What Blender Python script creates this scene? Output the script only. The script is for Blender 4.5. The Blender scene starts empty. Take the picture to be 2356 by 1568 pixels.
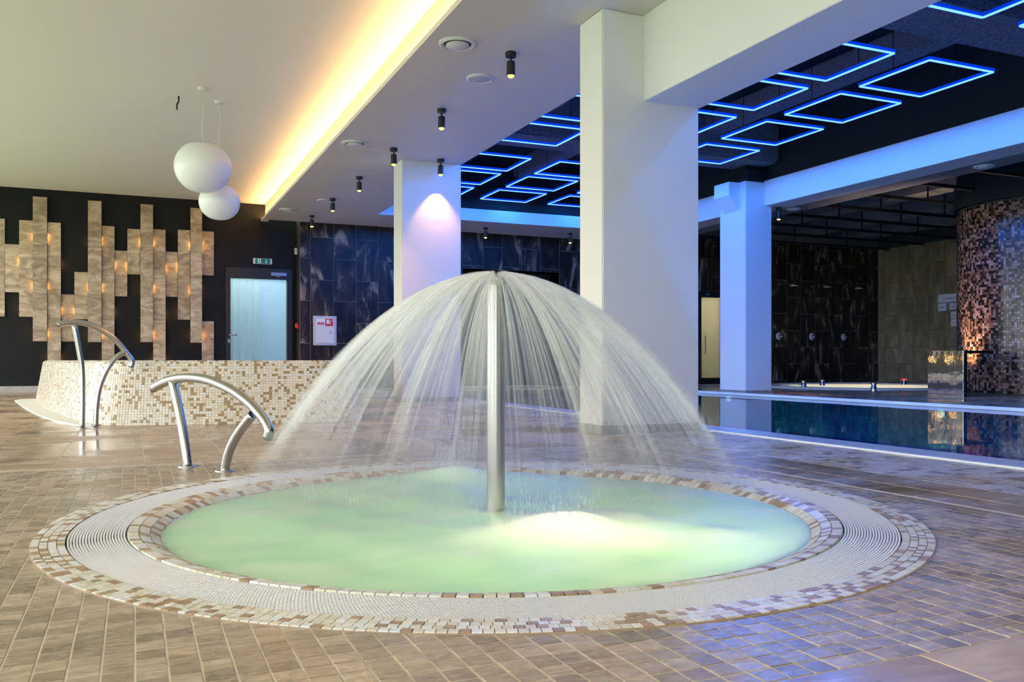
import bpy, bmesh, math, random
import numpy as np
from mathutils import Vector, Matrix

scene = bpy.context.scene
C = scene.collection
R = math.radians
rng = np.random.default_rng(7)
random.seed(7)

# ------------------------------------------------------------------ camera
cam_d = bpy.data.cameras.new('camera')
cam = bpy.data.objects.new('camera', cam_d)
C.objects.link(cam)
F_PX, Y0, YAW, EYE = 1998.5, 828.5, R(23.48), 0.5
cam_d.sensor_width = 36.0
cam_d.lens = 36.0 * F_PX / 2356.0
cam_d.shift_y = (Y0 - 784.0) / 2356.0
cam_d.clip_end = 200
cam.location = (0, 0, EYE)
cam.rotation_euler = (R(90), 0, -YAW)
scene.camera = cam

# ------------------------------------------------------------------ world, exposure
scene.view_settings.view_transform = 'Standard'
scene.view_settings.look = 'None'
scene.view_settings.gamma = 1.0
scene.view_settings.use_curve_mapping = False
scene.view_settings.exposure = 0.0
scene.cycles.transparent_max_bounces = 40
scene.cycles.max_bounces = 6
scene.cycles.diffuse_bounces = 4
scene.cycles.glossy_bounces = 3
scene.cycles.adaptive_threshold = 0.15
scene.cycles.use_light_tree = False
scene.cycles.sample_clamp_indirect = 6.0

world = bpy.data.worlds.new('world')
scene.world = world
world.use_nodes = True
bg = world.node_tree.nodes['Background']
bg.inputs['Color'].default_value = (0.94, 0.97, 0.97, 1)
bg.inputs['Strength'].default_value = 5.3

LED_WARM = 68.0        # cove strip
LED_BLUE = 4.2         # ceiling frames
SPOT_W = 60.0
FRAME_W = 42.0

# ------------------------------------------------------------------ material helpers
def nt(name):
    m = bpy.data.materials.new(name)
    m.use_nodes = True
    t = m.node_tree
    b = t.nodes.get('Principled BSDF')
    return m, t, b

def N(t, kind, **kw):
    n = t.nodes.new(kind)
    for k, v in kw.items():
        setattr(n, k, v)
    return n

def ramp(t, fac, stops, mode='LINEAR'):
    r = N(t, 'ShaderNodeValToRGB')
    r.color_ramp.interpolation = mode
    el = r.color_ramp.elements
    while len(el) > 1:
        el.remove(el[-1])
    el[0].position = stops[0][0]
    el[0].color = (*stops[0][1], 1)
    for p, c in stops[1:]:
        e = el.new(p)
        e.color = (*c, 1)
    t.links.new(fac, r.inputs[0])
    return r.outputs[0]

def math_n(t, op, a, b=None):
    n = N(t, 'ShaderNodeMath', operation=op)
    for i, v in enumerate((a, b)):
        if v is None:
            continue
        if isinstance(v, (int, float)):
            n.inputs[i].default_value = v
        else:
            t.links.new(v, n.inputs[i])
    return n.outputs[0]

def rnd_n(t):
    oi = N(t, 'ShaderNodeObjectInfo')
    g = N(t, 'ShaderNodeNewGeometry')
    return math_n(t, 'FRACT', math_n(t, 'ADD', oi.outputs['Random'], g.outputs['Random Per Island']))

def coords(t, stretch=(1, 1, 1), rnd=None, rot=(0, 0, 0)):
    g = N(t, 'ShaderNodeNewGeometry')
    mp = N(t, 'ShaderNodeMapping')
    mp.inputs['Scale'].default_value = stretch
    mp.inputs['Rotation'].default_value = rot
    t.links.new(g.outputs['Position'], mp.inputs['Vector'])
    if rnd is None:
        return mp.outputs[0]
    cx = N(t, 'ShaderNodeCombineXYZ')
    s = math_n(t, 'MULTIPLY', rnd, 37.0)
    for i in range(3):
        t.links.new(s, cx.inputs[i])
    va = N(t, 'ShaderNodeVectorMath', operation='ADD')
    t.links.new(mp.outputs[0], va.inputs[0])
    t.links.new(cx.outputs[0], va.inputs[1])
    return va.outputs[0]

def noise(t, vec, scale, detail=4, rough=.55, dist=0.0):
    n = N(t, 'ShaderNodeTexNoise')
    n.inputs['Scale'].default_value = scale
    n.inputs['Detail'].default_value = detail
    n.inputs['Roughness'].default_value = rough
    n.inputs['Distortion'].default_value = dist
    t.links.new(vec, n.inputs['Vector'])
    return n.outputs[0]

def mixc(t, fac, a, b, mode='MIX'):
    m = N(t, 'ShaderNodeMix', data_type='RGBA', blend_type=mode)
    for sock, v in ((m.inputs[0], fac), (m.inputs[6], a), (m.inputs[7], b)):
        if isinstance(v, (int, float)):
            sock.default_value = v
        elif isinstance(v, tuple):
            sock.default_value = (*v, 1)
        else:
            t.links.new(v, sock)
    return m.outputs[2]

def plain(name, col, rough=.5, metal=0.0, nscale=0, namt=0.0, bump=0.0, bscale=200, stretch=(1, 1, 1), coat=0.0, spec=.5):
    m, t, b = nt(name)
    b.inputs['Roughness'].default_value = rough
    b.inputs['Metallic'].default_value = metal
    b.inputs['Coat Weight'].default_value = coat
    b.inputs['Specular IOR Level'].default_value = spec
    if nscale:
        v = coords(t, stretch)
        n = noise(t, v, nscale)
        lo = tuple(max(0, c * (1 - namt)) for c in col)
        hi = tuple(min(1, c * (1 + namt)) for c in col)
        t.links.new(ramp(t, n, [(.3, lo), (.7, hi)]), b.inputs['Base Color'])
    else:
        b.inputs['Base Color'].default_value = (*col, 1)
    if bump:
        v = coords(t)
        n = noise(t, v, bscale, 3)
        bp = N(t, 'ShaderNodeBump')
        bp.inputs['Strength'].default_value = bump
        bp.inputs['Distance'].default_value = .01
        t.links.new(n, bp.inputs['Height'])
        t.links.new(bp.outputs[0], b.inputs['Normal'])
    return m

def varied(name, stops, rough=.35, mode='CONSTANT', nscale=30, namt=.15, rmin=None, rmax=None, stretch=(1, 1, 1), spec=.5, bump=0):
    """colour picked per piece from the stops, with a fine grain over it"""
    m, t, b = nt(name)
    r = rnd_n(t)
    base = ramp(t, r, stops, mode)
    v = coords(t, stretch, r)
    n = noise(t, v, nscale, 5, .6)
    g = ramp(t, n, [(.25, (1 - namt,) * 3), (.75, (1 + namt,) * 3)])
    t.links.new(mixc(t, 1.0, base, g, 'MULTIPLY'), b.inputs['Base Color'])
    b.inputs['Specular IOR Level'].default_value = spec
    if rmin is not None:
        n2 = noise(t, coords(t), 2.2, 4)
        rr = N(t, 'ShaderNodeMapRange')
        rr.inputs[1].default_value = .38
        rr.inputs[2].default_value = .62
        rr.inputs[3].default_value = rmin
        rr.inputs[4].default_value = rmax
        t.links.new(n2, rr.inputs[0])
        t.links.new(rr.outputs[0], b.inputs['Roughness'])
    else:
        b.inputs['Roughness'].default_value = rough
    if bump:
        bp = N(t, 'ShaderNodeBump')
        bp.inputs['Strength'].default_value = bump
        bp.inputs['Distance'].default_value = .004
        t.links.new(n, bp.inputs['Height'])
        t.links.new(bp.outputs[0], b.inputs['Normal'])
    return m

def emit(name, col, s):
    m, t, b = nt(name)
    b.inputs['Base Color'].default_value = (0.0, 0.0, 0.0, 1)
    b.inputs['Emission Color'].default_value = (*col, 1)
    b.inputs['Emission Strength'].default_value = s
    b.inputs['Specular IOR Level'].default_value = 0
    return m

def stone(name, dark, mid, light, scale, stretch, rough, dist=1.2, rot=(0, 0, 0), lo=.38, hi=.68, bump=.0, rvar=None, spec=.5, var=(.82, 1.14)):
    """layered stone with veins that change from piece to piece"""
    m, t, b = nt(name)
    r = rnd_n(t)
    v = coords(t, stretch, r, rot)
    n = noise(t, v, scale, 8, .62, dist)
    col = ramp(t, n, [(0.2, dark), (lo, dark), ((lo + hi) / 2, mid), (hi, light), (1.0, light)])
    val = ramp(t, r, [(0, (var[0],) * 3), (1, (var[1],) * 3)])
    t.links.new(mixc(t, 1.0, col, val, 'MULTIPLY'), b.inputs['Base Color'])
    b.inputs['Specular IOR Level'].default_value = spec
    if rvar:
        n2 = noise(t, coords(t), rvar[0], 4)
        rr = N(t, 'ShaderNodeMapRange')
        rr.inputs[1].default_value = .4
        rr.inputs[2].default_value = .62
        rr.inputs[3].default_value = rvar[1]
        rr.inputs[4].default_value = rvar[2]
        t.links.new(n2, rr.inputs[0])
        t.links.new(rr.outputs[0], b.inputs['Roughness'])
    else:
        b.inputs['Roughness'].default_value = rough
    if bump:
        bp = N(t, 'ShaderNodeBump')
        bp.inputs['Strength'].default_value = bump
        bp.inputs['Distance'].default_value = .003
        t.links.new(n, bp.inputs['Height'])
        t.links.new(bp.outputs[0], b.inputs['Normal'])
    return m

# ------------------------------------------------------------------ materials
M = {}
M['white'] = plain('white_plaster', (.78, .77, .74), .75, bump=.15, bscale=60)
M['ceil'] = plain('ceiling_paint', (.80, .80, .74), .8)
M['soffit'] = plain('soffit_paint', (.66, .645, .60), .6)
M['white_beam'] = plain('beam_paint', (.78, .77, .74), .7)
M['black_paint'] = plain('black_wall_paint', (.005, .006, .008), .6, nscale=3, namt=.3, spec=.25)
M['black_ceiling'] = plain('black_ceiling_paint', (.012, .014, .014), .8)
M['spray'] = plain('sprayed_concrete', (.19, .195, .20), .95, nscale=70, namt=.75, bump=1.0, bscale=90)
M['dark_metal'] = plain('black_metal', (.012, .012, .012), .4)
M['grey_metal'] = plain('grey_duct', (.16, .17, .18), .5, nscale=2, namt=.3)
M['steel'] = plain('brushed_steel', (.50, .49, .475), .22, 1.0, nscale=40, namt=.04, stretch=(1, 1, .02))
M['steel_dark'] = plain('steel_cap', (.2, .2, .2), .3, 1.0)
M['mirror_steel'] = plain('polished_steel', (.72, .74, .76), .045, 1.0, bump=.12, bscale=5)
M['skirting'] = stone('skirting_stone', (.30, .28, .25), (.36, .34, .31), (.42, .40, .37), 6, (1, 1, 5), .35)
M['grout'] = plain('floor_grout', (.66, .57, .45), .7)
M['slab'] = stone('travertine_slab', (.34, .235, .145), (.45, .325, .21), (.57, .44, .31), 2.2, (1.0, 3.2, 1), .25, 1.4, lo=.36, hi=.64, bump=.25, rvar=(1.5, .13, .42), spec=.5)
M['floor_mosaic'] = stone('travertine_mosaic', (.31, .235, .16), (.41, .32, .225), (.53, .43, .32), 26, (1, 2.6, 1), .25, .6, lo=.34, hi=.66, bump=.3, rvar=(2.4, .16, .46), spec=.5, var=(.68, 1.22))
cream = [(0, (.78, .72, .60)), (.2, (.86, .82, .74)), (.42, (.74, .66, .52)), (.55, (.84, .84, .84)), (.64, (.80, .76, .68)), (.72, (.46, .31, .18)), (.86, (.38, .26, .15))]
M['ring_tile'] = varied('ring_mosaic', cream, .3, nscale=120, namt=.12)
M['tub_tile'] = varied('tub_mosaic', [(0, (.78, .69, .53)), (.2, (.84, .78, .66)), (.42, (.74, .64, .47)), (.62, (.83, .80, .74)), (.80, (.40, .27, .13)), (.90, (.34, .23, .11))], .25, nscale=60, namt=.1)
M['white_grout'] = plain('pale_grout', (.74, .70, .63), .7)
M['ring_grout'] = plain('ring_grout', (.42, .33, .25), .7)
M['grate'] = plain('white_grating', (.86, .83, .81), .45)
M['gap'] = plain('gutter_dark', (.05, .045, .04), .8)
M['gutter'] = plain('gutter_grey', (.30, .27, .25), .8)
M['brown_tile'] = varied('copper_mosaic', [(0, (.02, .012, .008)), (.3, (.10, .05, .03)), (.5, (.22, .12, .075)), (.72, (.34, .21, .15)), (.9, (.42, .30, .25))], .2, nscale=30, namt=.2)
M['marble'] = stone('dark_marble', (.016, .010, .006), (.05, .032, .02), (.38, .275, .19), 1.3, (1.6, 1, .5), .38, 2.6, rot=(0, R(28), 0), lo=.44, hi=.68, spec=.25)
M['tile_joint'] = plain('tile_joint', (.17, .145, .125), .8)
M['tile_joint_dark'] = plain('tile_joint_dark', (.05, .045, .04), .8)
M['beige_tile'] = stone('olive_stone', (.20, .155, .08), (.29, .235, .135), (.43, .35, .22), 2.0, (1, 1, .5), .3, 1.6, rot=(R(25), 0, 0))
M['plank'] = stone('plank_stone', (.29, .205, .125), (.44, .33, .21), (.64, .51, .36), 2.6, (1, 1, 2.2), .35, 1.6, rot=(0, R(22), 0), lo=.34, hi=.64)
M['opal'] = plain('opal_glass', (.86, .86, .83), .3)
M['cord'] = plain('white_cord', (.75, .72, .66), .5)
M['plastic'] = plain('white_plastic', (.72, .72, .70), .4)
M['plastic_grey'] = plain('grey_mesh', (.50, .52, .53), .7)
M['cabinet'] = plain('cabinet_enamel', (.55, .56, .60), .4)
M['red'] = plain('red_sticker', (.65, .02, .02), .4)
M['paper'] = plain('white_paper', (.80, .80, .80), .7)
M['ink'] = plain('grey_ink', (.25, .25, .25), .7)
M['green'] = plain('sign_green', (.0, .22, .09), .4)
M['coping'] = plain('pool_coping', (.70, .68, .70), .25, nscale=14, namt=.10)
M['coping_line'] = plain('pool_coping_edge', (.86, .86, .88), .3)
M['pool_grate'] = varied('pool_edge_mosaic', [(0, (.50, .43, .40)), (.4, (.56, .48, .46)), (.75, (.43, .35, .31)), (.9, (.22, .16, .13))], .3, rmin=.14, rmax=.4)
M['pool_tile'] = varied('pool_tile', [(0, (.02, .20, .17)), (.35, (.04, .32, .26)), (.65, (.02, .13, .16)), (.85, (.08, .42, .32))], .3)
M['pool_floor'] = plain('pool_floor', (.008, .055, .26), .5, nscale=1.2, namt=.5)
M['basin'] = plain('basin_white', (.72, .82, .72), .5)
M['led_warm'] = emit('warm_led', (1.0, .51, .17), LED_WARM)
M['led_plank'] = emit('amber_led', (1.0, .50, .10), 20.0)
M['led_blue'] = emit('blue_led', (.07, .20, 1.0), LED_BLUE)
M['led_halo'] = emit('blue_bloom', (.0, .055, 1.0), .75)  # lens bloom of the tubes, put in as a deep blue glow
M['bulb'] = emit('warm_bulb', (1.0, .55, .13), 3.2)
M['bulb_red'] = emit('red_bulb', (1.0, .03, .02), 3.0)
M['uw_lamp'] = emit('underwater_lamp', (1.0, .93, .66), 2.0)
M['frosted_yellow'] = None

def glassy(name, tint, transl, gloss_rough=.1, mixf=.12):
    m, t, b = nt(name)
    t.nodes.remove(b)
    out = t.nodes['Material Output']
    tr = N(t, 'ShaderNodeBsdfTranslucent')
    tr.inputs[0].default_value = (*tint, 1)
    tp = N(t, 'ShaderNodeBsdfTransparent')
    tp.inputs[0].default_value = (*tint, 1)
    mx = N(t, 'ShaderNodeMixShader')
    mx.inputs[0].default_value = 1 - transl
    t.links.new(tr.outputs[0], mx.inputs[1])
    t.links.new(tp.outputs[0], mx.inputs[2])
    gl = N(t, 'ShaderNodeBsdfGlossy')
    gl.inputs['Roughness'].default_value = gloss_rough
    fr = N(t, 'ShaderNodeFresnel')
    fr.inputs[0].default_value = 1.45
    m2 = N(t, 'ShaderNodeMixShader')
    t.links.new(fr.outputs[0], m2.inputs[0])
    t.links.new(mx.outputs[0], m2.inputs[1])
    t.links.new(gl.outputs[0], m2.inputs[2])
    t.links.new(m2.outputs[0], out.inputs[0])
    return m
M['frost_yellow'] = glassy('frosted_yellow_glass', (.93, .91, .80), .95, .2)
M['door_glass'] = glassy('door_glass', (.86, .94, .98), .25, .05)

def water_mat():
    m, t, b = nt('pool_water')
    t.nodes.remove(b)
    out = t.nodes['Material Output']
    tp = N(t, 'ShaderNodeBsdfTransparent')
    tp.inputs[0].default_value = (.25, .58, .85, 1)
    gl = N(t, 'ShaderNodeBsdfGlossy')
    gl.inputs['Roughness'].default_value = .02
    n = noise(t, coords(t, (1, 1, 1)), 1.6, 3)
    bp = N(t, 'ShaderNodeBump')
    bp.inputs['Strength'].default_value = .05
    bp.inputs['Distance'].default_value = .02
    t.links.new(n, bp.inputs['Height'])
    t.links.new(bp.outputs[0], gl.inputs['Normal'])
    fr = N(t, 'ShaderNodeFresnel')
    fr.inputs[0].default_value = 1.33
    mx = N(t, 'ShaderNodeMixShader')
    t.links.new(fr.outputs[0], mx.inputs[0])
    t.links.new(tp.outputs[0], mx.inputs[1])
    t.links.new(gl.outputs[0], mx.inputs[2])
    t.links.new(mx.outputs[0], out.inputs[0])
    return m
M['water'] = water_mat()

def milky_water():
    m, t, b = nt('frothing_water')
    t.nodes.remove(b)
    out = t.nodes['Material Output']
    g = N(t, 'ShaderNodeNewGeometry')
    sp = N(t, 'ShaderNodeSeparateXYZ')
    t.links.new(g.outputs['Position'], sp.inputs[0])
    foam = N(t, 'ShaderNodeMapRange')
    foam.inputs[1].default_value = -.015
    foam.inputs[2].default_value = .04
    t.links.new(sp.outputs[2], foam.inputs[0])
    n = noise(t, coords(t, (1.0, 2.0, 1)), 2.6, 4, .5, .6)
    body = ramp(t, n, [(.3, (.50, .75, .56)), (.5, (.60, .80, .63)), (.72, (.74, .85, .74))])
    col = mixc(t, foam.outputs[0], body, (.90, .92, .90))
    df = N(t, 'ShaderNodeBsdfDiffuse')
    tr = N(t, 'ShaderNodeBsdfTranslucent')
    t.links.new(col, df.inputs[0])
    t.links.new(col, tr.inputs[0])
    mx = N(t, 'ShaderNodeMixShader')
    mx.inputs[0].default_value = .5
    t.links.new(df.outputs[0], mx.inputs[1])
    t.links.new(tr.outputs[0], mx.inputs[2])
    gl = N(t, 'ShaderNodeBsdfGlossy')
    gl.inputs['Roughness'].default_value = .35
    fr = N(t, 'ShaderNodeFresnel')
    fr.inputs[0].default_value = 1.2
    m2 = N(t, 'ShaderNodeMixShader')
    t.links.new(fr.outputs[0], m2.inputs[0])
    t.links.new(mx.outputs[0], m2.inputs[1])
    t.links.new(gl.outputs[0], m2.inputs[2])
    t.links.new(m2.outputs[0], out.inputs[0])
    return m
M['milky'] = milky_water()

def spray_mat(name, alpha, fade):
    m, t, b = nt(name)
    t.nodes.remove(b)
    out = t.nodes['Material Output']
    df = N(t, 'ShaderNodeBsdfDiffuse')
    tr = N(t, 'ShaderNodeBsdfTranslucent')
    for q in (df, tr):
        q.inputs[0].default_value = (.98, .965, .97, 1)
    mx = N(t, 'ShaderNodeMixShader')
    mx.inputs[0].default_value = .5
    t.links.new(df.outputs[0], mx.inputs[1])
    t.links.new(tr.outputs[0], mx.inputs[2])
    tp = N(t, 'ShaderNodeBsdfTransparent')
    g = N(t, 'ShaderNodeNewGeometry')
    a = N(t, 'ShaderNodeMapRange')
    a.inputs[3].default_value = alpha * .3
    a.inputs[4].default_value = alpha * 1.7
    t.links.new(g.outputs['Random Per Island'], a.inputs[0])
    sp = N(t, 'ShaderNodeSeparateXYZ')
    t.links.new(g.outputs['Position'], sp.inputs[0])
    fd = ramp(t, sp.outputs[2], fade)          # the sheet breaks up into fine spray as it falls
    m2 = N(t, 'ShaderNodeMixShader')
    t.links.new(math_n(t, 'MULTIPLY', a.outputs[0], fd), m2.inputs[0])
    t.links.new(tp.outputs[0], m2.inputs[1])
    t.links.new(mx.outputs[0], m2.inputs[2])
    t.links.new(m2.outputs[0], out.inputs[0])
    return m
M['jet'] = spray_mat('falling_water', .19, [(0, (.03,) * 3), (.15, (.06,) * 3), (.30, (.20,) * 3), (.45, (.42,) * 3), (.62, (.85,) * 3), (.8, (1,) * 3)])
M['drop'] = spray_mat('water_drops', .13, [(0, (1,) * 3), (1, (1,) * 3)])

# ------------------------------------------------------------------ geometry helpers
def tag(o, label=None, cat=None, group=None, kind=None):
    for k, v in (('label', label), ('category', cat), ('group', group), ('kind', kind)):
        if v:
            o[k] = v
    return o

def link(name, me, mat=None, parent=None, loc=None, rot=None):
    o = bpy.data.objects.new(name, me)
    C.objects.link(o)
    if mat is not None and me is not None and len(me.materials) == 0:
        me.materials.append(M[mat] if isinstance(mat, str) else mat)
    if parent is not None:
        o.parent = parent
    if loc is not None:
        o.location = loc
    if rot is not None:
        o.rotation_euler = rot
    return o

def empty(name, loc=(0, 0, 0), rz=0.0, label=None, cat=None, group=None, kind=None):
    o = bpy.data.objects.new(name, None)
    o.empty_display_size = .1
    C.objects.link(o)
    o.location = loc
    o.rotation_euler = (0, 0, rz)
    return tag(o, label, cat, group, kind)

BOXF = np.array([[0, 3, 2, 1], [4, 5, 6, 7], [0, 1, 5, 4], [1, 2, 6, 5], [2, 3, 7, 6], [3, 0, 4, 7]])

def raw_mesh(name, verts, faces, smooth=False):
    me = bpy.data.meshes.new(name)
    me.from_pydata([tuple(map(float, v)) for v in verts], [], [tuple(map(int, f)) for f in faces])
    if smooth:
        me.polygons.foreach_set('use_smooth', [True] * len(me.polygons))
    me.update()
    return me

def box_verts(x0, x1, y0, y1, z0, z1):
    return [(x0, y0, z0), (x1, y0, z0), (x1, y1, z0), (x0, y1, z0), (x0, y0, z1), (x1, y0, z1), (x1, y1, z1), (x0, y1, z1)]

def boxes_mesh(name, lst, bevel=0.0):
    v, f = [], []
    for b in lst:
        o = len(v)
        v += box_verts(*b)
        f += [tuple(o + i for i in q) for q in BOXF]
    me = raw_mesh(name, v, f)
    if bevel:
        bm = bmesh.new()
        bm.from_mesh(me)
        bmesh.ops.bevel(bm, geom=list(bm.edges), offset=bevel, segments=2, affect='EDGES', clamp_overlap=True)
        bm.to_mesh(me)
        bm.free()
    return me

def box(name, b, mat, parent=None, bevel=0.0, loc=None, rot=None):
    return link(name, boxes_mesh(name, [b], bevel), mat, parent, loc, rot)

def struct(name, boxes, mat, bevel=0.0):
    o = link(name, boxes_mesh(name, boxes, bevel), mat)
    o['kind'] = 'structure'
    return o

def lathe(name, prof, seg=32, smooth=True, center=(0, 0)):
    v, f = [], []
    n = len(prof)
    for i in range(seg):
        a = 2 * math.pi * i / seg
        for r, z in prof:
            v.append((center[0] + r * math.cos(a), center[1] + r * math.sin(a), z))
    for i in range(seg):
        j = (i + 1) % seg
        for k in range(n - 1):
            f.append((i * n + k, j * n + k, j * n + k + 1, i * n + k + 1))
    me = raw_mesh(name, v, f)
    bm = bmesh.new()
    bm.from_mesh(me)
    bmesh.ops.remove_doubles(bm, verts=bm.verts, dist=1e-6)
    bmesh.ops.recalc_face_normals(bm, faces=bm.faces)
    if smooth:
        for fc in bm.faces:
            fc.smooth = True
        for e in bm.edges:
            if len(e.link_faces) == 2 and e.calc_face_angle() > R(40):
                e.smooth = False
    bm.to_mesh(me)
    bm.free()
    return me

def smooth_path(pts, n=8):
    P = [Vector(p) for p in pts]
    P = [P[0] * 2 - P[1]] + P + [P[-1] * 2 - P[-2]]
    out = []
    for i in range(1, len(P) - 2):
        for k in range(n):
            s = k / n
            a, b, c, d = P[i - 1], P[i], P[i + 1], P[i + 2]
            out.append(.5 * ((2 * b) + (c - a) * s + (2 * a - 5 * b + 4 * c - d) * s * s + (3 * b - a - 3 * c + d) * s ** 3))
    out.append(P[-2])
    return out

def tube_data(pts, rad, sides=12, caps=True):
    pts = [Vector(p) for p in pts]
    n = len(pts)
    v, f = [], []
    t0 = (pts[1] - pts[0]).normalized()
    up = Vector((0, 0, 1)) if abs(t0.z) < .9 else Vector((1, 0, 0))
    u = t0.cross(up).normalized()
    for i, p in enumerate(pts):
        t = (pts[min(i + 1, n - 1)] - pts[max(i - 1, 0)]).normalized()
        u = (u - t * u.dot(t)).normalized()
        w = t.cross(u)
        r = rad[i] if isinstance(rad, (list, tuple)) else rad
        for k in range(sides):
            a = 2 * math.pi * k / sides
            v.append(p + u * (r * math.cos(a)) + w * (r * math.sin(a)))
    for i in range(n - 1):
        for k in range(sides):
            j = (k + 1) % sides
            f.append((i * sides + k, i * sides + j, (i + 1) * sides + j, (i + 1) * sides + k))
    if caps:
        f.append(tuple(range(sides - 1, -1, -1)))
        f.append(tuple((n - 1) * sides + k for k in range(sides)))
    return v, f

def tube(name, pts, rad, mat, parent=None, sides=14, caps=True, smooth=True):
    v, f = tube_data(pts, rad, sides, caps)
    me = raw_mesh(name, v, f)
    for p in me.polygons:
        p.use_smooth = smooth and len(p.vertices) == 4
    return link(name, me, mat, parent)

def quads_mesh(name, V, F):
    """big meshes from numpy arrays: V (n,3), F (m,4)"""
    me = bpy.data.meshes.new(name)
    nv, nf = len(V), len(F)
    me.vertices.add(nv)
    me.vertices.foreach_set('co', np.asarray(V, dtype=np.float32).ravel())
    me.loops.add(nf * 4)
    me.loops.foreach_set('vertex_index', np.asarray(F, dtype=np.int32).ravel())
    me.polygons.add(nf)
    me.polygons.foreach_set('loop_start', np.arange(0, nf * 4, 4, dtype=np.int32))
    me.polygons.foreach_set('loop_total', np.full(nf, 4, dtype=np.int32))
    me.polygons.foreach_set('use_smooth', np.zeros(nf, dtype=bool))
    me.update(calc_edges=True)
    me.validate()
    return me

TOP5 = np.array([[4, 5, 6, 7], [0, 1, 5, 4], [1, 2, 6, 5], [2, 3, 7, 6], [3, 0, 4, 7]])

def blocks_mesh(name, bottoms, tops):
    """bottoms, tops: (n,4,3); every block is an island of five faces"""
    n = len(bottoms)
    V = np.concatenate([bottoms, tops], axis=1).reshape(-1, 3)
    F = (TOP5[None] + (np.arange(n) * 8)[:, None, None]).reshape(-1, 4)
    return quads_mesh(name, V, F)

def polar_blocks(r0, r1, a0, a1, z0, z1, z0b=None, z1b=None):
    """arrays -> (n,4,3) bottoms/tops of ring segments about the origin; z may differ inside/outside"""
    def P(r, a, z):
        return np.stack([r * np.cos(a), r * np.sin(a), np.broadcast_to(z, r.shape)], -1)
    zi0, zo0 = z0, (z0 if z0b is None else z0b)
    zi1, zo1 = z1, (z1 if z1b is None else z1b)
    bt = np.stack([P(r0, a0, zi0), P(r1, a0, zo0), P(r1, a1, zo0), P(r0, a1, zi0)], 1)
    tp = np.stack([P(r0, a0, zi1), P(r1, a0, zo1), P(r1, a1, zo1), P(r0, a1, zi1)], 1)
    return bt, tp

CY, SY = math.cos(YAW), math.sin(YAW)
def depth_of(x, y):
    return x * SY + y * CY
def in_view(x, y, z=0.0, m=20):
    d = depth_of(x, y)
    if d < .2:
        return False
    px = 1178 + F_PX * (x * CY - y * SY) / d
    py = Y0 - F_PX * (z - EYE) / d
    return -m < px < 2356 + m and -m < py < 1568 + m

def area_light(name, loc, rot, size, power, col, parent=None, shape='RECTANGLE'):
    l = bpy.data.lights.new(name, 'AREA')
    l.shape = shape
    l.size, l.size_y = size
    l.energy = power
    l.color = col
    o = bpy.data.objects.new(name, l)
    C.objects.link(o)
    o.location = loc
    o.rotation_euler = rot
    if parent:
        o.parent = parent
    return o

def spot_light(name, loc, rot, power, col, angle=70, blend=.5, rad=.02, parent=None):
    l = bpy.data.lights.new(name, 'SPOT')
    l.energy = power
    l.color = col
    l.spot_size = R(angle)
    l.spot_blend = blend
    l.shadow_soft_size = rad
    o = bpy.data.objects.new(name, l)
    C.objects.link(o)
    o.location = loc
    o.rotation_euler = rot
    if parent:
        o.parent = parent
    return o

def point_light(name, loc, power, col, rad=.05, parent=None):
    l = bpy.data.lights.new(name, 'POINT')
    l.energy = power
    l.color = col
    l.shadow_soft_size = rad
    o = bpy.data.objects.new(name, l)
    C.objects.link(o)
    o.location = loc
    if parent:
        o.parent = parent
    return o

# ================================================================== THE SETTING
ZS = 2.885        # soffit underside
ZC = 3.18         # white ceiling
PCX, PCY = 1.103, 2.736      # round pool centre
R_OUT, R_G1, R_G0, R_W = 1.364, 1.279, 1.125, 1.03
PX0, PX1, PY0, PY1 = 4.03, 8.22, -3.0, 13.2     # swimming pool water

# floor bed with a round and a rectangular opening -----------------------------
def floor_mesh():
    v, f = [], []
    z = -.0012
    def rect(x0, x1, y0, y1):
        o = len(v)
        v.extend([(x0, y0, z), (x1, y0, z), (x1, y1, z), (x0, y1, z)])
        f.append((o, o + 1, o + 2, o + 3))
    s = 1.45
    x0, x1, y0, y1 = PCX - s, PCX + s, PCY - s, PCY + s
    rect(-4, x0, -5.5, 15.42)
    rect(x1, PX0 - .28, -5.5, 15.42)
    rect(x0, x1, -5.5, y0)
    rect(x0, x1, y1, 15.42)
    rect(PX0 - .28, PX1 + .1, PY1 + .1, 15.42)
    rect(PX1 + .1, 16.2, -5.5, 15.42)
    rect(PX0 - .28, PX1 + .1, -5.5, PY0)
    n = 96
    r = R_OUT - .05
    o = len(v)
    for i in range(n):
        a = 2 * math.pi * (i + .5) / n
        ca, sa = math.cos(a), math.sin(a)
        k = s / max(abs(ca), abs(sa))
        v.append((PCX + r * ca, PCY + r * sa, z))
        v.append((PCX + k * ca, PCY + k * sa, z))
    for i in range(n):
        j = (i + 1) % n
        f.append((o + 2 * i, o + 2 * i + 1, o + 2 * j + 1, o + 2 * j))
    # square corners
    for sx in (-1, 1):
        for sy in (-1, 1):
            a = math.atan2(sy, sx) % (2 * math.pi)
            i = int((a / (2 * math.pi)) * n - .5) % n
            j = (i + 1) % n
            o2 = len(v)
            v.append((PCX + s * sx, PCY + s * sy, z))
            f.append((o + 2 * i + 1, o2, o + 2 * j + 1))
    return raw_mesh('floor', v, f)

floor = link('floor', floor_mesh(), 'grout')
floor['kind'] = 'structure'

MZX0, MZX1, MZY0, MZY1 = -1.55, 2.62, 1.08, 4.51     # field of small mosaic round the pool
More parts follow.
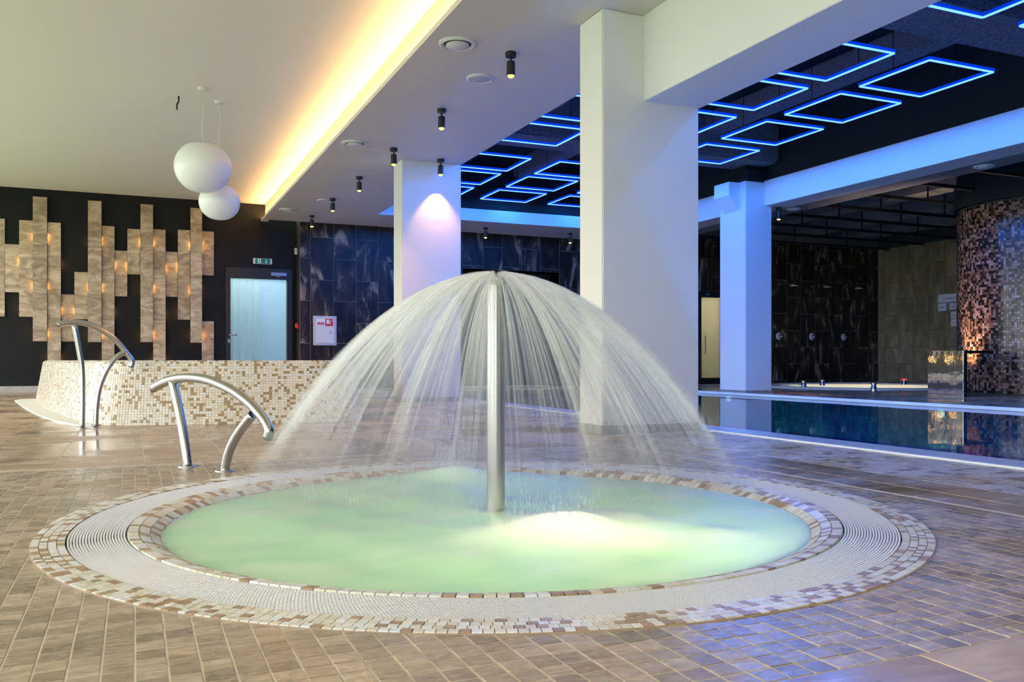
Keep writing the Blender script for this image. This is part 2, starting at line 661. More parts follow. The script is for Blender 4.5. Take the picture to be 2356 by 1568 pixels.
# 5 cm mosaic field
pit = .05
tiles = []
for i in range(int((MZX1 - MZX0) / pit)):
    for j in range(int((MZY1 - MZY0) / pit)):
        cx = MZX0 + (i + .5) * pit
        cy = MZY0 + (j + .5) * pit
        if math.hypot(cx - PCX, cy - PCY) < R_OUT - .037:
            continue
        tiles.append((cx, cy))
vis = sorted([q for q in tiles if in_view(*q)], key=lambda q: depth_of(*q))
near = set(vis[:300])
hw = pit / 2 - .0012
tm = blocks_mesh('floor_tile',
                 np.array([[(-hw, -hw, -.006), (hw, -hw, -.006), (hw, hw, -.006), (-hw, hw, -.006)]]),
                 np.array([[(-hw + .0012, -hw + .0012, 0), (hw - .0012, -hw + .0012, 0), (hw - .0012, hw - .0012, 0), (-hw + .0012, hw - .0012, 0)]]))
tm.materials.append(M['floor_mosaic'])
for q in vis[:300]:
    link('floor_tile', tm, None, floor, (q[0], q[1], random.uniform(-.0006, .0004)))
rest = np.array([q for q in tiles if q not in near])
def sq_blocks(name, cc, hx, hy, z0, z1, bev=.0012):
    n = len(cc)
    def Q(ax, ay, z):
        o = np.array([(-ax, -ay), (ax, -ay), (ax, ay), (-ax, ay)])
        p = cc[:, None, :] + o[None]
        return np.concatenate([p, np.full((n, 4, 1), z)], -1)
    return blocks_mesh(name, Q(hx, hy, z0), Q(hx - bev, hy - bev, z1))
o = link('floor_tile_field', sq_blocks('floor_tile_field', rest, hw, hw, -.006, 0), 'floor_mosaic', floor)
o['kind'] = 'stuff'

# 40 x 80 slabs
def slab_rects():
    out = []
    w, l = .394, .80
    i0 = math.floor((-4 + .354) / w)
    x = -.354 + i0 * w
    k = i0
    while x < 3.75:
        y = -3.2 + (.0 if k % 2 else -.4) - .04
        while y < 15.4:
            out.append([x, x + w, y, y + l])
            y += l
        x += w
        k += 1
    return out
def clip_rect(rc, zone):
    """parts of rc outside the zone"""
    x0, x1, y0, y1 = rc
    a0, a1, b0, b1 = zone
    if x1 <= a0 or x0 >= a1 or y1 <= b0 or y0 >= b1:
        return [rc]
    res = []
    if x0 < a0: res.append([x0, a0, y0, y1])
    if x1 > a1: res.append([a1, x1, y0, y1])
    m0, m1 = max(x0, a0), min(x1, a1)
    if y0 < b0: res.append([m0, m1, y0, b0])
    if y1 > b1: res.append([m0, m1, b1, y1])
    return res
slabs = []
for rc in slab_rects():
    for p in clip_rect(rc, (MZX0, MZX1, MZY0, MZY1)):
        for q in clip_rect(p, (3.02, 9, -9, 16)):
            q = [max(q[0], -4), q[1], max(q[2], -4), min(q[3], 15.4)]
            if q[1] - q[0] > .03 and q[3] - q[2] > .03:
                slabs.append(q)
cache = {}
def slab_obj(q, parent, name='floor_slab', mat='slab'):
    w, l = round(q[1] - q[0], 3), round(q[3] - q[2], 3)
    key = (w, l)
    if key not in cache:
        a, b = w / 2 - .0018, l / 2 - .0018
        me = blocks_mesh(name, np.array([[(-a, -b, -.006), (a, -b, -.006), (a, b, -.006), (-a, b, -.006)]]),
                         np.array([[(-a + .0015, -b + .0015, 0), (a - .0015, -b + .0015, 0), (a - .0015, b - .0015, 0), (-a + .0015, b - .0015, 0)]]))
        me.materials.append(M[mat])
        cache[key] = me
    return link(name, cache[key], None, parent, ((q[0] + q[1]) / 2, (q[2] + q[3]) / 2, 0))
near_s, far_s = [], []
for q in slabs:
    cx, cy = (q[0] + q[1]) / 2, (q[2] + q[3]) / 2
    (near_s if cy < 8.6 and any(in_view(a, b, 0, 40) for a in q[:2] for b in q[2:]) else far_s).append(q)
for q in near_s[:300]:
    slab_obj(q, floor)
fb, ft = [], []
for q in far_s + near_s[300:]:
    x0, x1, y0, y1 = q[0] + .002, q[1] - .002, q[2] + .002, q[3] - .002
    fb.append([(x0, y0, -.006), (x1, y0, -.006), (x1, y1, -.006), (x0, y1, -.006)])
    ft.append([(x0, y0, 0), (x1, y0, 0), (x1, y1, 0), (x0, y1, 0)])
# slabs beyond the pool
yy = -3.0
for i in range(20):
    for j in range(24):
        x0, y0 = 8.42 + i * .394, -3.6 + j * .8 + (.4 if i % 2 else 0)
        if x0 + .394 > 16 or y0 + .8 > 15.2:
            continue
        fb.append([(x0, y0, -.006), (x0 + .39, y0, -.006), (x0 + .39, y0 + .796, -.006), (x0, y0 + .796, -.006)])
        ft.append([(x0, y0, 0), (x0 + .39, y0, 0), (x0 + .39, y0 + .796, 0), (x0, y0 + .796, 0)])
for i in range(11):
    for j in range(3):
        x0, y0 = 3.75 + i * .394, 13.32 + j * .7
        fb.append([(x0, y0, -.006), (x0 + .39, y0, -.006), (x0 + .39, y0 + .69, -.006), (x0, y0 + .69, -.006)])
        ft.append([(x0, y0, 0), (x0 + .39, y0, 0), (x0 + .39, y0 + .69, 0), (x0, y0 + .69, 0)])
o = link('floor_slab_field', blocks_mesh('floor_slab_field', np.array(fb), np.array(ft)), 'slab', floor)
o['kind'] = 'stuff'
# mosaic strip beside the swimming pool
cc = np.array([(3.02 + (i + .5) * .05, -2.5 + (j + .5) * .05) for i in range(14) for j in range(314)])
o = link('pool_edge_mosaic', sq_blocks('pool_edge_mosaic', cc, .0235, .0235, -.006, 0), 'pool_grate', floor)
o['kind'] = 'stuff'

# swimming pool -----------------------------------------------------------------
pool = empty('swimming_pool', (0, 0, 0), 0, 'long swimming pool with dark blue water behind the white columns', 'pool')
def pool_shell():
    x0, x1, y0, y1, zb = PX0, PX1, PY0, PY1, -1.3
    v = [(x0, y0, 0), (x1, y0, 0), (x1, y1, 0), (x0, y1, 0), (x0, y0, zb), (x1, y0, zb), (x1, y1, zb), (x0, y1, zb)]
    return raw_mesh('pool_wall', v, [(0, 1, 5, 4), (1, 2, 6, 5), (2, 3, 7, 6), (3, 0, 4, 7)])
pw = link('pool_wall', pool_shell(), 'pool_floor', pool)
link('pool_bottom', raw_mesh('pool_bottom', [(PX0, PY0, -1.3), (PX1, PY0, -1.3), (PX1, PY1, -1.3), (PX0, PY1, -1.3)], [(0, 1, 2, 3)]), 'pool_floor', pool)
# green mosaic on the far wall just under the water
nb, ntp = [], []
for j in range(int((PY1 - 0) / .05)):
    for k in range(9):
        y0_, z0_ = j * .05, -.03 - (k + 1) * .05
        a = [(PX1 - .001, y0_, z0_), (PX1 - .001, y0_ + .047, z0_), (PX1 - .001, y0_ + .047, z0_ + .047), (PX1 - .001, y0_, z0_ + .047)]
        nb.append(a[::-1])
        ntp.append([(q[0] - .005, q[1], q[2]) for q in a[::-1]])
o = link('pool_wall_mosaic', blocks_mesh('pool_wall_mosaic', np.array(nb), np.array(ntp)), 'pool_tile', pool)
o['kind'] = 'stuff'
link('water_surface', raw_mesh('water_surface', [(PX0, PY0, -.02), (PX1, PY0, -.02), (PX1, PY1, -.02), (PX0, PY1, -.02)], [(0, 1, 2, 3)]), 'water', pool)
box('coping', (PX0 - .25, PX0, PY0, PY1, -.06, .004), 'coping', pool)
box('coping_edge', (PX0 - .295, PX0 - .25, PY0, PY1, -.05, .008), 'coping_line', pool)
box('coping', (PX1, PX1 + .17, PY0, PY1, -.06, .004), 'coping', pool)
box('coping_edge', (PX1 - .012, PX1 + .05, PY0, PY1, -.018, .018), 'coping_line', pool, .004)
box('coping', (PX0 - .25, PX1 + .17, PY1, PY1 + .12, -.06, .004), 'slab', pool)
for (y, z) in ((10.7, -.075), (6.94, -.09)):
    lp = link('underwater_lamp', lathe('underwater_lamp', [(0, .02), (.035, .018), (.04, 0), (.045, 0), (.045, -.01), (0, -.01)], 20), 'uw_lamp', pool, (PX1 - .02, y, z - .0), (0, R(-90), 0))

for y in (3.5, 5.5, 7.5, 9.5, 11.5):
    spot_light('pool_fill_light', (PX1 - .7, y, -.55), (0, R(-120), 0), 9, (.45, 1.0, .75), 120, .6, .03, pool)  # added green fill for the far wall mosaic, no lamps there
for y in (2.2, 4.4, 8.5, 12):
    point_light('pool_fill_light', (PX0 + .4, y, -.75), 60, (.05, .30, 1.0), .03, pool)  # added blue fill that colours the pool, unseen and without lamps

# walls --------------------------------------------------------------------------
wall_back = struct('wall_back', [(-4, 1.43, 15.42, 15.6, 0, 3.35), (1.43, 2.52, 15.42, 15.6, 2.06, 3.35), (2.52, 2.62, 15.42, 15.6, 0, 3.35)], 'black_paint')
struct('baseboard_back', [(-4, 1.40, 15.395, 15.42, 0, .10)], 'skirting')
# tiled wall: joint bed + tiles
TX0 = 2.605
wall_tiled = struct('wall_tiled', [(2.6, 5.585, 15.153, 15.6, 0, 3.9), (5.585, 7.585, 15.153, 15.6, 2.21, 3.9), (7.585, 10.785, 15.153, 15.6, 0, 3.9),
                                   (10.785, 11.585, 15.153, 15.6, 1.95, 3.9), (11.585, 16.2, 15.153, 15.6, 0, 3.9)], 'tile_joint')
wtc = {}
def wall_tile(parent, w, h, loc, mat, rz=0.0):
    key = (round(w, 3), round(h, 3), mat)
    if key not in wtc:
        a, b = w / 2 - .0032, h / 2 - .0032
        me = blocks_mesh('tile', np.array([[(-a, .012, -b), (a, .012, -b), (a, .012, b), (-a, .012, b)]]),
                         np.array([[(-a + .0015, 0, -b + .0015), (a - .0015, 0, -b + .0015), (a - .0015, 0, b - .0015), (-a + .0015, 0, b - .0015)]]))
        me.materials.append(M[mat])
        wtc[key] = me
    return link('tile', wtc[key], None, parent, loc, (0, 0, rz))
TH = .735
def tile_column(x0, x1, k, emit_tile, ztop):
    z = 2.63 - 4 * TH + (-.365 if k % 2 else 0)
    while z < ztop:
        a, b = max(z, 0.005), min(z + TH, ztop)
        if b - a > .03:
            emit_tile(x0, x1, a, b)
        z += TH
def emit_back(x0, x1, a, b):
    if 5.58 < (x0 + x1) / 2 < 7.6:
        if b < 2.23: return
        a = max(a, 2.21)
    if 10.78 < (x0 + x1) / 2 < 11.59:
        if b < 1.97: return
        a = max(a, 1.95)
    wall_tile(wall_tiled, x1 - x0, b - a, ((x0 + x1) / 2, 15.15, (a + b) / 2), 'marble')
tile_column(2.605, 2.785, 1, emit_back, 3.2)
x, k = 2.785, 0
while x < 15.7:
    x1 = min(x + .4, 15.87)
    tile_column(x, x1, k, emit_back, ZS if x < 8.7 else 3.07)
    x += .4
    k += 1
# return of the tiled wall towards the door
for zc in (.37, 1.105, 1.84, 2.575):
    wall_tile(wall_tiled, .26, TH, (2.6, 15.285, min(zc, 2.52)), 'marble', R(-90))
# niche in the tiled wall
struct('trim_1', [(5.585, 7.585, 15.62, 15.66, 0, 2.21), (5.545, 5.585, 15.16, 15.66, 0, 2.21), (7.585, 7.625, 15.16, 15.66, 0, 2.21), (5.585, 7.585, 15.17, 15.66, 2.21, 2.25), (5.545, 7.625, 15.40, 15.66, -.08, -.002)], 'black_ceiling')

wall_right = struct('wall_right', [(15.873, 16.2, -5.5, 15.16, 0, 3.9)], 'tile_joint_dark')
def emit_right(y0, y1, a, b):
    wall_tile(wall_right, y1 - y0, b - a, (15.87, (y0 + y1) / 2, (a + b) / 2), 'beige_tile', R(-90))
y, k = 15.15 - .2, 0
tile_column(14.95, 15.15, 0, emit_right, 3.07)
while y > 10.8:
    tile_column(y - .4, y, k + 1, emit_right, 3.07)
    y -= .4
    k += 1

# window walls outside the picture: open bays to the daylight
struct('wall_left', [(-4.2, -4.0, -5.5, 15.42, 0, .12), (-4.2, -4.0, -5.5, 15.42, 3.0, 3.35)] +
       [(-4.2, -4.0, yy, yy + .16, .12, 3.0) for yy in np.arange(-5.5, 15.4, 2.6)], 'white')
struct('wall_front', [(-4, 16.2, -5.7, -5.5, 0, .12), (-4, 16.2, -5.7, -5.5, 2.8, 3.9), (-1.2, 16.2, -5.7, -5.5, .12, 2.8)] +
       [(xx, xx + .16, -5.7, -5.5, .12, 2.8) for xx in np.arange(-4, -1.0, 1.4)], 'white')
lawn = link('lawn', raw_mesh('lawn', [(-60, -60, -.15), (-4.2, -60, -.15), (-4.2, 60, -.15), (-60, 60, -.15), (-4.2, -60, -.15), (30, -60, -.15), (30, -5.7, -.15), (-4.2, -5.7, -.15)], [(0, 1, 2, 3), (4, 5, 6, 7)]),
            plain('lawn_green', (.25, .39, .20), .9, nscale=4, namt=.4))
tag(lawn, 'short green lawn outside the window walls', 'lawn', kind='structure')

# ceilings ------------------------------------------------------------------------
struct('ceiling', [(-4.2, 2.12, -5.7, 15.6, ZC, ZC + .15)], 'ceil')
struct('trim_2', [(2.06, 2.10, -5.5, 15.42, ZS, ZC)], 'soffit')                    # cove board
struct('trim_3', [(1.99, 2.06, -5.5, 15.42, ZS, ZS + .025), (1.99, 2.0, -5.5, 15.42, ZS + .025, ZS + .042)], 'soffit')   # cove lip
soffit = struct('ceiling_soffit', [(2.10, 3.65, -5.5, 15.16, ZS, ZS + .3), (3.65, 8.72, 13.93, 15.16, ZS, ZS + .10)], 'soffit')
led = link('cove_led_strip', boxes_mesh('cove_led_strip', [(2.008, 2.05, -5.4, 15.40, ZS + .026, ZS + .032)]), 'led_warm')
tag(led, 'warm glowing led strip hidden on the long ceiling cove', 'led strip')
# pool hall ceiling: black slab with sprayed ribs
ceil_pool = struct('ceiling_pool', [(3.65, 8.95, -5.5, 15.16, 4.0, 4.15)], 'black_ceiling')
struct('wall_upper', [(3.60, 3.66, -5.5, 15.16, ZS + .29, 4.0), (8.76, 8.95, -5.5, 15.16, 3.2, 4.0), (3.65, 8.8, 14.02, 14.12, 3.08, 4.0)], 'black_ceiling')
ribs = []
for (ya, yb, zb) in ((5.05, 5.75, 3.42), (-1.0, -.3, 3.42), (10.2, 10.9, 3.42)):
    o = struct('beam', [(3.66, 8.76, ya, yb, zb, 4.0)], 'spray', .04)
for xr in (4.7, 6.1, 7.4):
    struct('beam', [(xr, xr + .28, -5.4, 14.0, 3.72, 4.0)], 'spray', .02)
struct('trim_4', [(3.65, 8.72, 13.88, 13.93, ZS - .0, 3.09)], 'white_beam')          # end fascia
struct('trim_5', [(8.72, 8.77, -5.5, 13.9, 2.83, 3.205)], 'white_beam')              # long fascia beyond the pool
struct('ceiling_strip', [(8.77, 9.16, -5.5, 15.16, 2.83, 2.95)], 'soffit')
struct('ceiling_board', [(9.16, 9.62, -5.5, 15.16, 2.845, 2.93)], 'grey_metal')
struct('ceiling_dark', [(8.95, 16.2, -5.5, 15.16, 3.6, 3.7)], 'black_ceiling')

# joists of the dark ceiling
for i, yj in enumerate(np.arange(3.4, 15.0, .95)):
    j = link('joist', boxes_mesh('joist', [(9.7, 15.86, yj, yj + .045, 3.02, 3.07)]), 'dark_metal')
    j['kind'] = 'structure'
    for xr in (10.2, 11.6, 13.1, 14.6):
        link('hanger', boxes_mesh('hanger', [(xr, xr + .02, yj + .01, yj + .03, 3.07, 3.6)]), 'dark_metal', j)
for xj in (10.3, 11.7, 13.2, 14.7):
    j = link('duct', boxes_mesh('duct', [(xj, xj + .42, 2.0, 15.1, 3.22, 3.5)]), 'grey_metal')
    j['kind'] = 'structure'

# columns and the near beam ----------------------------------------------------------
def column(name, x0, x1, y0, y1, z1, base=.055, bevel=.008, foot='skirting'):
    o = link(name, boxes_mesh(name, [(x0, x1, y0, y1, 0, z1)], bevel), 'white')
    o['kind'] = 'structure'
    box('baseboard', (x0 - .012, x1 + .012, y0 - .012, y1 + .012, 0, base), foot, o, .002)
    return o
column('column', 2.905, 3.69, 5.15, 5.48, ZS, .06)
column('column', 2.905, 3.65, 9.96, 10.32, ZS, .06)
c2 = column('column', 8.36, 8.85, 10.5, 11.12, 3.18, .05)
box('stub', (8.40, 8.85, 10.52, 11.08, 3.18, 4.0), 'black_ceiling', c2)
box('stub_cap', (8.33, 8.85, 10.47, 11.1, 3.30, 3.34), 'black_ceiling', c2)
# haunch on the far column
hv = [(8.15, 10.62, 2.97), (8.36, 10.62, 2.75), (8.36, 10.62, 3.17), (8.15, 10.62, 3.17),
      (8.15, 10.98, 2.97), (8.36, 10.98, 2.75), (8.36, 10.98, 3.17), (8.15, 10.98, 3.17)]
link('haunch', raw_mesh('haunch', hv, [(0, 1, 2, 3), (4, 7, 6, 5), (0, 4, 5, 1), (3, 2, 6, 7), (0, 3, 7, 4), (1, 5, 6, 2)]), 'white', c2)
bm_ = link('beam', boxes_mesh('beam', [(3.234, 3.695, -5.4, 5.16, 2.295, ZS + .05)], .004), 'white_beam')
bm_['kind'] = 'structure'

# doors -------------------------------------------------------------------------------
door = empty('door_1', (1.43, 15.42, 0))
door['kind'] = 'structure'
box('door_frame', (-.02, .06, -.03, .1, 0, 2.08), 'dark_metal', door, .003)
box('door_frame', (1.0, 1.09, -.03, .1, 0, 2.08), 'dark_metal', door, .003)
box('door_frame', (.06, 1.0, -.03, .1, 1.9, 2.08), 'dark_metal', door, .003)
box('door_glass', (.06, 1.0, .03, .042, 0.02, 1.9), 'door_glass', door)
box('threshold', (-.02, 1.09, -.02, .2, -.06, .012), 'dark_metal', door)
cl = box('door_closer', (.72, .98, -.09, -.03, 1.955, 2.01), 'steel', door, .004)
tube('closer_arm', [(.80, -.06, 1.955), (.86, -.08, 1.935), (.92, -.05, 1.95)], .008, 'steel', cl, 8)
hd = tube('door_handle', [(.035, -.06, .93), (.09, -.065, .93), (.16, -.065, .93)], .011, 'steel', door, 10)
box('lock_plate', (.015, .05, -.036, -.03, .80, .86), 'steel', door, .001)
# bright room behind the glass door
rb = struct('wall_lobby', [(.6, 3.4, 17.6, 17.7, 0, 2.6), (.6, .7, 15.6, 17.7, 0, 2.6), (3.3, 3.4, 15.6, 17.7, 0, 2.6), (.6, 3.4, 15.6, 17.7, 2.6, 2.7), (.6, 3.4, 15.6, 17.7, -.1, 0)], plain('lobby_paint', (.55, .66, .72), .7))
cv, cf = [], []
for i in range(121):
    xx = 1.25 + .95 * i / 120
    yy = 17.3 + .035 * math.sin(i * .9) + .02 * math.sin(i * .37)
    cv += [(xx, yy, .35), (xx, yy, 2.25)]
for i in range(120):
    cf.append((2 * i, 2 * i + 2, 2 * i + 3, 2 * i + 1))
cur = link('curtain', raw_mesh('curtain', cv, cf, True), plain('sheer_curtain', (.66, .72, .62), .8))
tag(cur, 'pale green pleated curtain seen through the glass door', 'curtain')
box('lobby_rail', (1.2, 2.25, 17.18, 17.26, .33, .38), 'plastic')['kind'] = 'structure'
area_light('lobby_daylight', (2.0, 16.6, 2.55), (0, 0, 0), (1.6, 1.2), 45, (.78, .92, 1.0))

door2 = empty('door_2', (10.785, 15.15, 0))
door2['kind'] = 'structure'
box('door_frame', (0, .13, -.01, .12, 0, 1.95), 'dark_metal', door2, .003)
box('door_frame', (.63, .80, -.01, .12, 0, 1.95), 'dark_metal', door2, .003)
box('door_frame', (.13, .63, -.01, .12, 1.83, 1.95), 'dark_metal', door2, .003)
box('door_frame', (.13, .63, -.01, .12, 0, .13), 'dark_metal', door2, .003)
box('door_glass', (.13, .63, .03, .045, .13, 1.83), 'frost_yellow', door2)
box('threshold', (-.02, .82, .11, .46, -.06, .0), 'dark_metal', door2)
box('pull_handle', (.20, .225, -.05, -.03, .62, 1.02), M['frost_yellow'], door2, .004)
cl2 = box('door_closer', (.27, .60, -.08, -.01, 1.865, 1.91), 'steel', door2, .004)
struct('wall_cabin', [(10.5, 11.9, 16.5, 16.6, 0, 2.2), (10.5, 10.6, 15.6, 16.6, 0, 2.2), (11.8, 11.9, 15.6, 16.6, 0, 2.2), (10.5, 11.9, 15.6, 16.6, 2.2, 2.3), (10.5, 11.9, 15.6, 16.6, -.1, 0)], plain('cabin_paint', (.82, .80, .66), .7))
point_light('cabin_light', (11.2, 16.1, 1.9), 42, (1.0, .94, .74), .15)

# ================================================================== ROUND POOL
rp = empty('round_pool', (PCX, PCY, 0), 0, 'round frothing green pool in the floor with a white grating and mosaic rim', 'pool')
# rim bed and gutter
link('rim_bed', lathe('rim_bed', [(R_OUT + .002, -.01), (R_OUT + .002, .0015), (R_G1 + .001, .0015), (R_G1 + .001, -.05)], 160), 'ring_grout', rp)
link('gutter', lathe('gutter', [(R_G1, .0), (R_G1, -.025), (R_G0, -.025), (R_G0, .0)], 160), 'gutter', rp)
link('inner_rim', lathe('inner_rim', [(R_G0 - .002, -.03), (R_G0 - .002, .0005), (1.06, -.012), (1.0, -.045), (.985, -.3), (.98, -.7), (0, -.7)], 160), 'basin', rp)
rows_o = 4
pr = (R_OUT - R_G1) / rows_o
mats_rows = []
cand = []
for k in range(rows_o):
    r0, r1 = R_G1 + k * pr + .0012, R_G1 + (k + 1) * pr - .0012
    n = int(2 * math.pi * (r0 + r1) / 2 / .0215)
    da = 2 * math.pi / n
    g = .0011 / r0
    bt, tp = polar_blocks(np.array([r0]), np.array([r1]), np.array([-da / 2 + g]), np.array([da / 2 - g]), .0, .004)
    me = blocks_mesh('mosaic_tile', bt, tp)
    me.materials.append(M['ring_tile'])
    mats_rows.append((me, r0, r1, n, da, g))
    off = random.random() * da
    for i in range(n):
        a = i * da + off
        rm = (r0 + r1) / 2
        cand.append((depth_of(PCX + rm * math.cos(a), PCY + rm * math.sin(a)), k, a))
cand.sort()
for d, k, a in cand[:300]:
    link('mosaic_tile', mats_rows[k][0], None, rp, (0, 0, random.uniform(-.0004, .0004)), (0, 0, a))
bts, tps = [], []
for k in range(rows_o):
    me, r0, r1, n, da, g = mats_rows[k]
    aa = np.array([a for d, kk, a in cand[300:] if kk == k])
    bt, tp = polar_blocks(np.full(len(aa), r0), np.full(len(aa), r1), aa - da / 2 + g, aa + da / 2 - g, 0.0, .004)
    bts.append(bt); tps.append(tp)
# inner rows sloping into the water
prof = [(R_G0 - .003, .003), (1.092, .001), (1.062, -.008), (1.034, -.022), (1.008, -.04)]
for k in range(4):
    (ro, zo), (ri, zi) = prof[k], prof[k + 1]
    n = int(2 * math.pi * ro / .029)
    da = 2 * math.pi / n
    aa = np.arange(n) * da + k * .5 * da
    g = .0012
    bt, tp = polar_blocks(np.full(n, ri + .0012), np.full(n, ro - .0012), aa + g, aa + da - g, zi - .004, zi + .002, zo - .004, zo + .002)
    bts.append(bt); tps.append(tp)
o = link('mosaic_tile_field', blocks_mesh('mosaic_tile_field', np.concatenate(bts), np.concatenate(tps)), 'ring_tile', rp)
o['kind'] = 'stuff'
# grating of small white blocks
bts, tps = [], []
nr = 20
gp = (R_G1 - R_G0 - .004) / nr
for k in range(nr):
    r0 = R_G0 + .002 + k * gp + .0013
    r1 = R_G0 + .002 + (k + 1) * gp - .0013
    n = 860
    da = 2 * math.pi / n
    aa = (np.arange(n) + .5 * (k % 2)) * da
    g = .0010 / r0
    bt, tp = polar_blocks(np.full(n, r0), np.full(n, r1), aa + g, aa + da - g, -.012, .0025)
    bts.append(bt); tps.append(tp)
o = link('grating', blocks_mesh('grating', np.concatenate(bts), np.concatenate(tps)), 'grate', rp)
o['kind'] = 'stuff'

# frothing water with two mounds where the jets break
def froth():
    nr_, na = 90, 200
    c1 = np.array([1.15 - PCX, 2.33 - PCY])
    c2_ = np.array([1.298 - PCX, 3.62 - PCY])
    rr = np.linspace(0, 1, nr_) ** .8 * 1.045
    V = [(0, 0)]
    for r in rr[1:]:
        for i in range(na):
            a = 2 * math.pi * i / na
            V.append((r * math.cos(a), r * math.sin(a)))
    V = np.array(V)
    rad = np.hypot(V[:, 0], V[:, 1])
    z = np.full(len(V), -.022)
    for c, h, s in ((c1, .040, .13), (c2_, .034, .11), (c1 + np.array([.05, -.05]), .025, .3), (c2_, .02, .25)):
        d2 = ((V - c) ** 2).sum(1)
        z += h * np.exp(-d2 / (2 * s * s))
    def wav(kx, ky, ph, am):
        return am * np.sin(V[:, 0] * kx + V[:, 1] * ky + ph)
    fade = np.clip((1.045 - rad) / .2, 0, 1)
    z += fade * (wav(9, 4, .3, .004) + wav(-6, 13, 1.1, .003) + wav(21, 9, 2.1, .0016) + wav(-17, 25, .7, .0014) + wav(33, -11, 4, .0009))
    F3, F4 = [], []
    for i in range(na):
        F3.append((0, 1 + i, 1 + (i + 1) % na))
    for k in range(nr_ - 2):
        for i in range(na):
            j = (i + 1) % na
            F4.append((1 + k * na + i, 1 + (k + 1) * na + i, 1 + (k + 1) * na + j, 1 + k * na + j))
    return raw_mesh('frothing_water', np.column_stack([V, z]), F3 + F4, True)
link('frothing_water', froth(), 'milky', rp)
lampm = lathe('pool_lamp', [(0, .03), (.08, .028), (.09, .0), (.09, -.01), (0, -.01)], 24)
pl = link('pool_lamp', lampm, 'uw_lamp', rp, (.07, -.46, -.30))
point_light('pool_lamp_light', (.07, -.46, -.22), 6, (1.0, .90, .60), .06, rp)
point_light('pool_lamp_light', (.36, -.64, -.36), 7, (1.0, .90, .55), .08, rp)
point_light('pool_lamp_light', (.20, .88, -.25), 2.0, (.85, 1.0, .95), .06, rp)
point_light('pool_lamp_light', (-.45, .1, -.45), 1.5, (.75, 1.0, .80), .1, rp)

# spray pole ------------------------------------------------------------------------------
PLX, PLY = 1.1275, 2.733
fp = empty('fountain_pole', (PLX, PLY, -.05), 0, 'upright stainless steel spray pole standing in the round pool', 'fountain')
link('pole', lathe('pole', [(.031, 0), (.031, .80), (.0305, .806)], 40), 'steel', fp)
link('nozzle', lathe('nozzle', [(.0305, .806), (.034, .815), (.040, .822), (.040, .828), (.024, .836), (0, .838)], 40), 'steel', fp)
link('foot_flange', lathe('foot_flange', [(.031, .012), (.06, .010), (.06, 0), (.031, 0)], 40), 'steel', fp)

def jets():
    Vs, Fs = [], []
    nseg = 14
    off = 0
    n_out, n_in = 1900, 450
    for s in range(n_out + n_in):
        a = random.random() * 2 * math.pi
        if s < n_out:
            # the sheet leaves the nozzle in bundles
            a += .05 * math.sin(7 * a + .6) + .03 * math.sin(17 * a)
            k = max(.97, random.gauss(1.08, .04)) * (1 + .03 * math.sin(5 * a + 1))
            rad = .00075 * random.uniform(.6, 1.5)
            lift = random.gauss(0, .004)
        else:
            k = 1.1 + abs(random.gauss(0, .9))
            rad = .0006 * random.uniform(.5, 1.3)
            lift = random.gauss(0, .006)
        ztop, zend = .792 + lift, random.uniform(.04, .34)
        rend = math.sqrt((ztop - zend) / k)
        rr = np.linspace(.028, rend, nseg + 1)
        zz = ztop - k * rr ** 2
        da = random.gauss(0, .012)
        aa = a + da * (rr / rend) ** 2
        P = np.stack([rr * np.cos(aa), rr * np.sin(aa), zz], -1)
        T = np.gradient(P, axis=0)
        T /= np.linalg.norm(T, axis=1)[:, None]
        B = np.stack([-np.sin(aa), np.cos(aa), np.zeros_like(aa)], -1)
        Nn = np.cross(T, B)
        w = rad * (.6 + 1.2 * (rr / rend))
        ph = random.random() * math.pi
        W = B * math.cos(ph) + Nn * math.sin(ph)          # ribbons of water turned every way
        w = w * 3.0
        Vs.append(P + W * w[:, None])
        Vs.append(P - W * w[:, None])
        base = off
        m = nseg + 1
        i = np.arange(nseg)
        Fs.append(np.stack([base + i, base + m + i, base + m + i + 1, base + i + 1], -1))
        off += 2 * m
    return quads_mesh('water_dome', np.concatenate(Vs), np.concatenate(Fs))
dome = link('water_dome', jets(), 'jet', None, (PLX, PLY, 0))
tag(dome, 'mushroom shaped dome of falling water around the spray pole', 'water', kind='stuff')

def drops():
    """separate drops and short streaks inside and around the dome, and the splash plumes"""
    Vs, Fs = [], []
    off = 0
    oct_ = np.array([(1, 0, 0), (0, 1, 0), (-1, 0, 0), (0, -1, 0), (0, 0, 1), (0, 0, -1)], float)
    of = [(0, 1, 4), (1, 2, 4), (2, 3, 4), (3, 0, 4), (1, 0, 5), (2, 1, 5), (3, 2, 5), (0, 3, 5)]
    for s in range(3200):
        if s < 1800:
            a = random.random() * 2 * math.pi
            r = .12 + .78 * math.sqrt(random.random())
            zt = max(.0, .79 - 1.08 * r * r)
            z = .14 + max(0, zt - .14) * random.random()
            r *= random.uniform(.85, 1.02)
            c = (r * math.cos(a), r * math.sin(a), z)
            e = random.uniform(.0006, .0014)
            l = random.uniform(2, 9)
        elif s < 2600:
            # plume behind the pole
            c = (1.298 - PLX + random.gauss(0, .05), 3.66 - PLY + random.gauss(0, .06), abs(random.gauss(.05, .10)))
            e = random.uniform(.0010, .0030)
            l = random.uniform(3, 10)
        else:
            c = (1.16 - PLX + random.gauss(0, .09), 2.35 - PLY + random.gauss(0, .08), abs(random.gauss(.03, .05)))
            e = random.uniform(.0010, .0028)
            l = random.uniform(2, 6)
        Vs.append(oct_ * np.array([e, e, e * l]) + np.array(c))
        Fs += [tuple(off + i for i in q) for q in of]
        off += 6
    return raw_mesh('water_drops', np.concatenate(Vs), Fs, True)
dr = link('water_drops', drops(), 'drop', None, (PLX, PLY, 0))
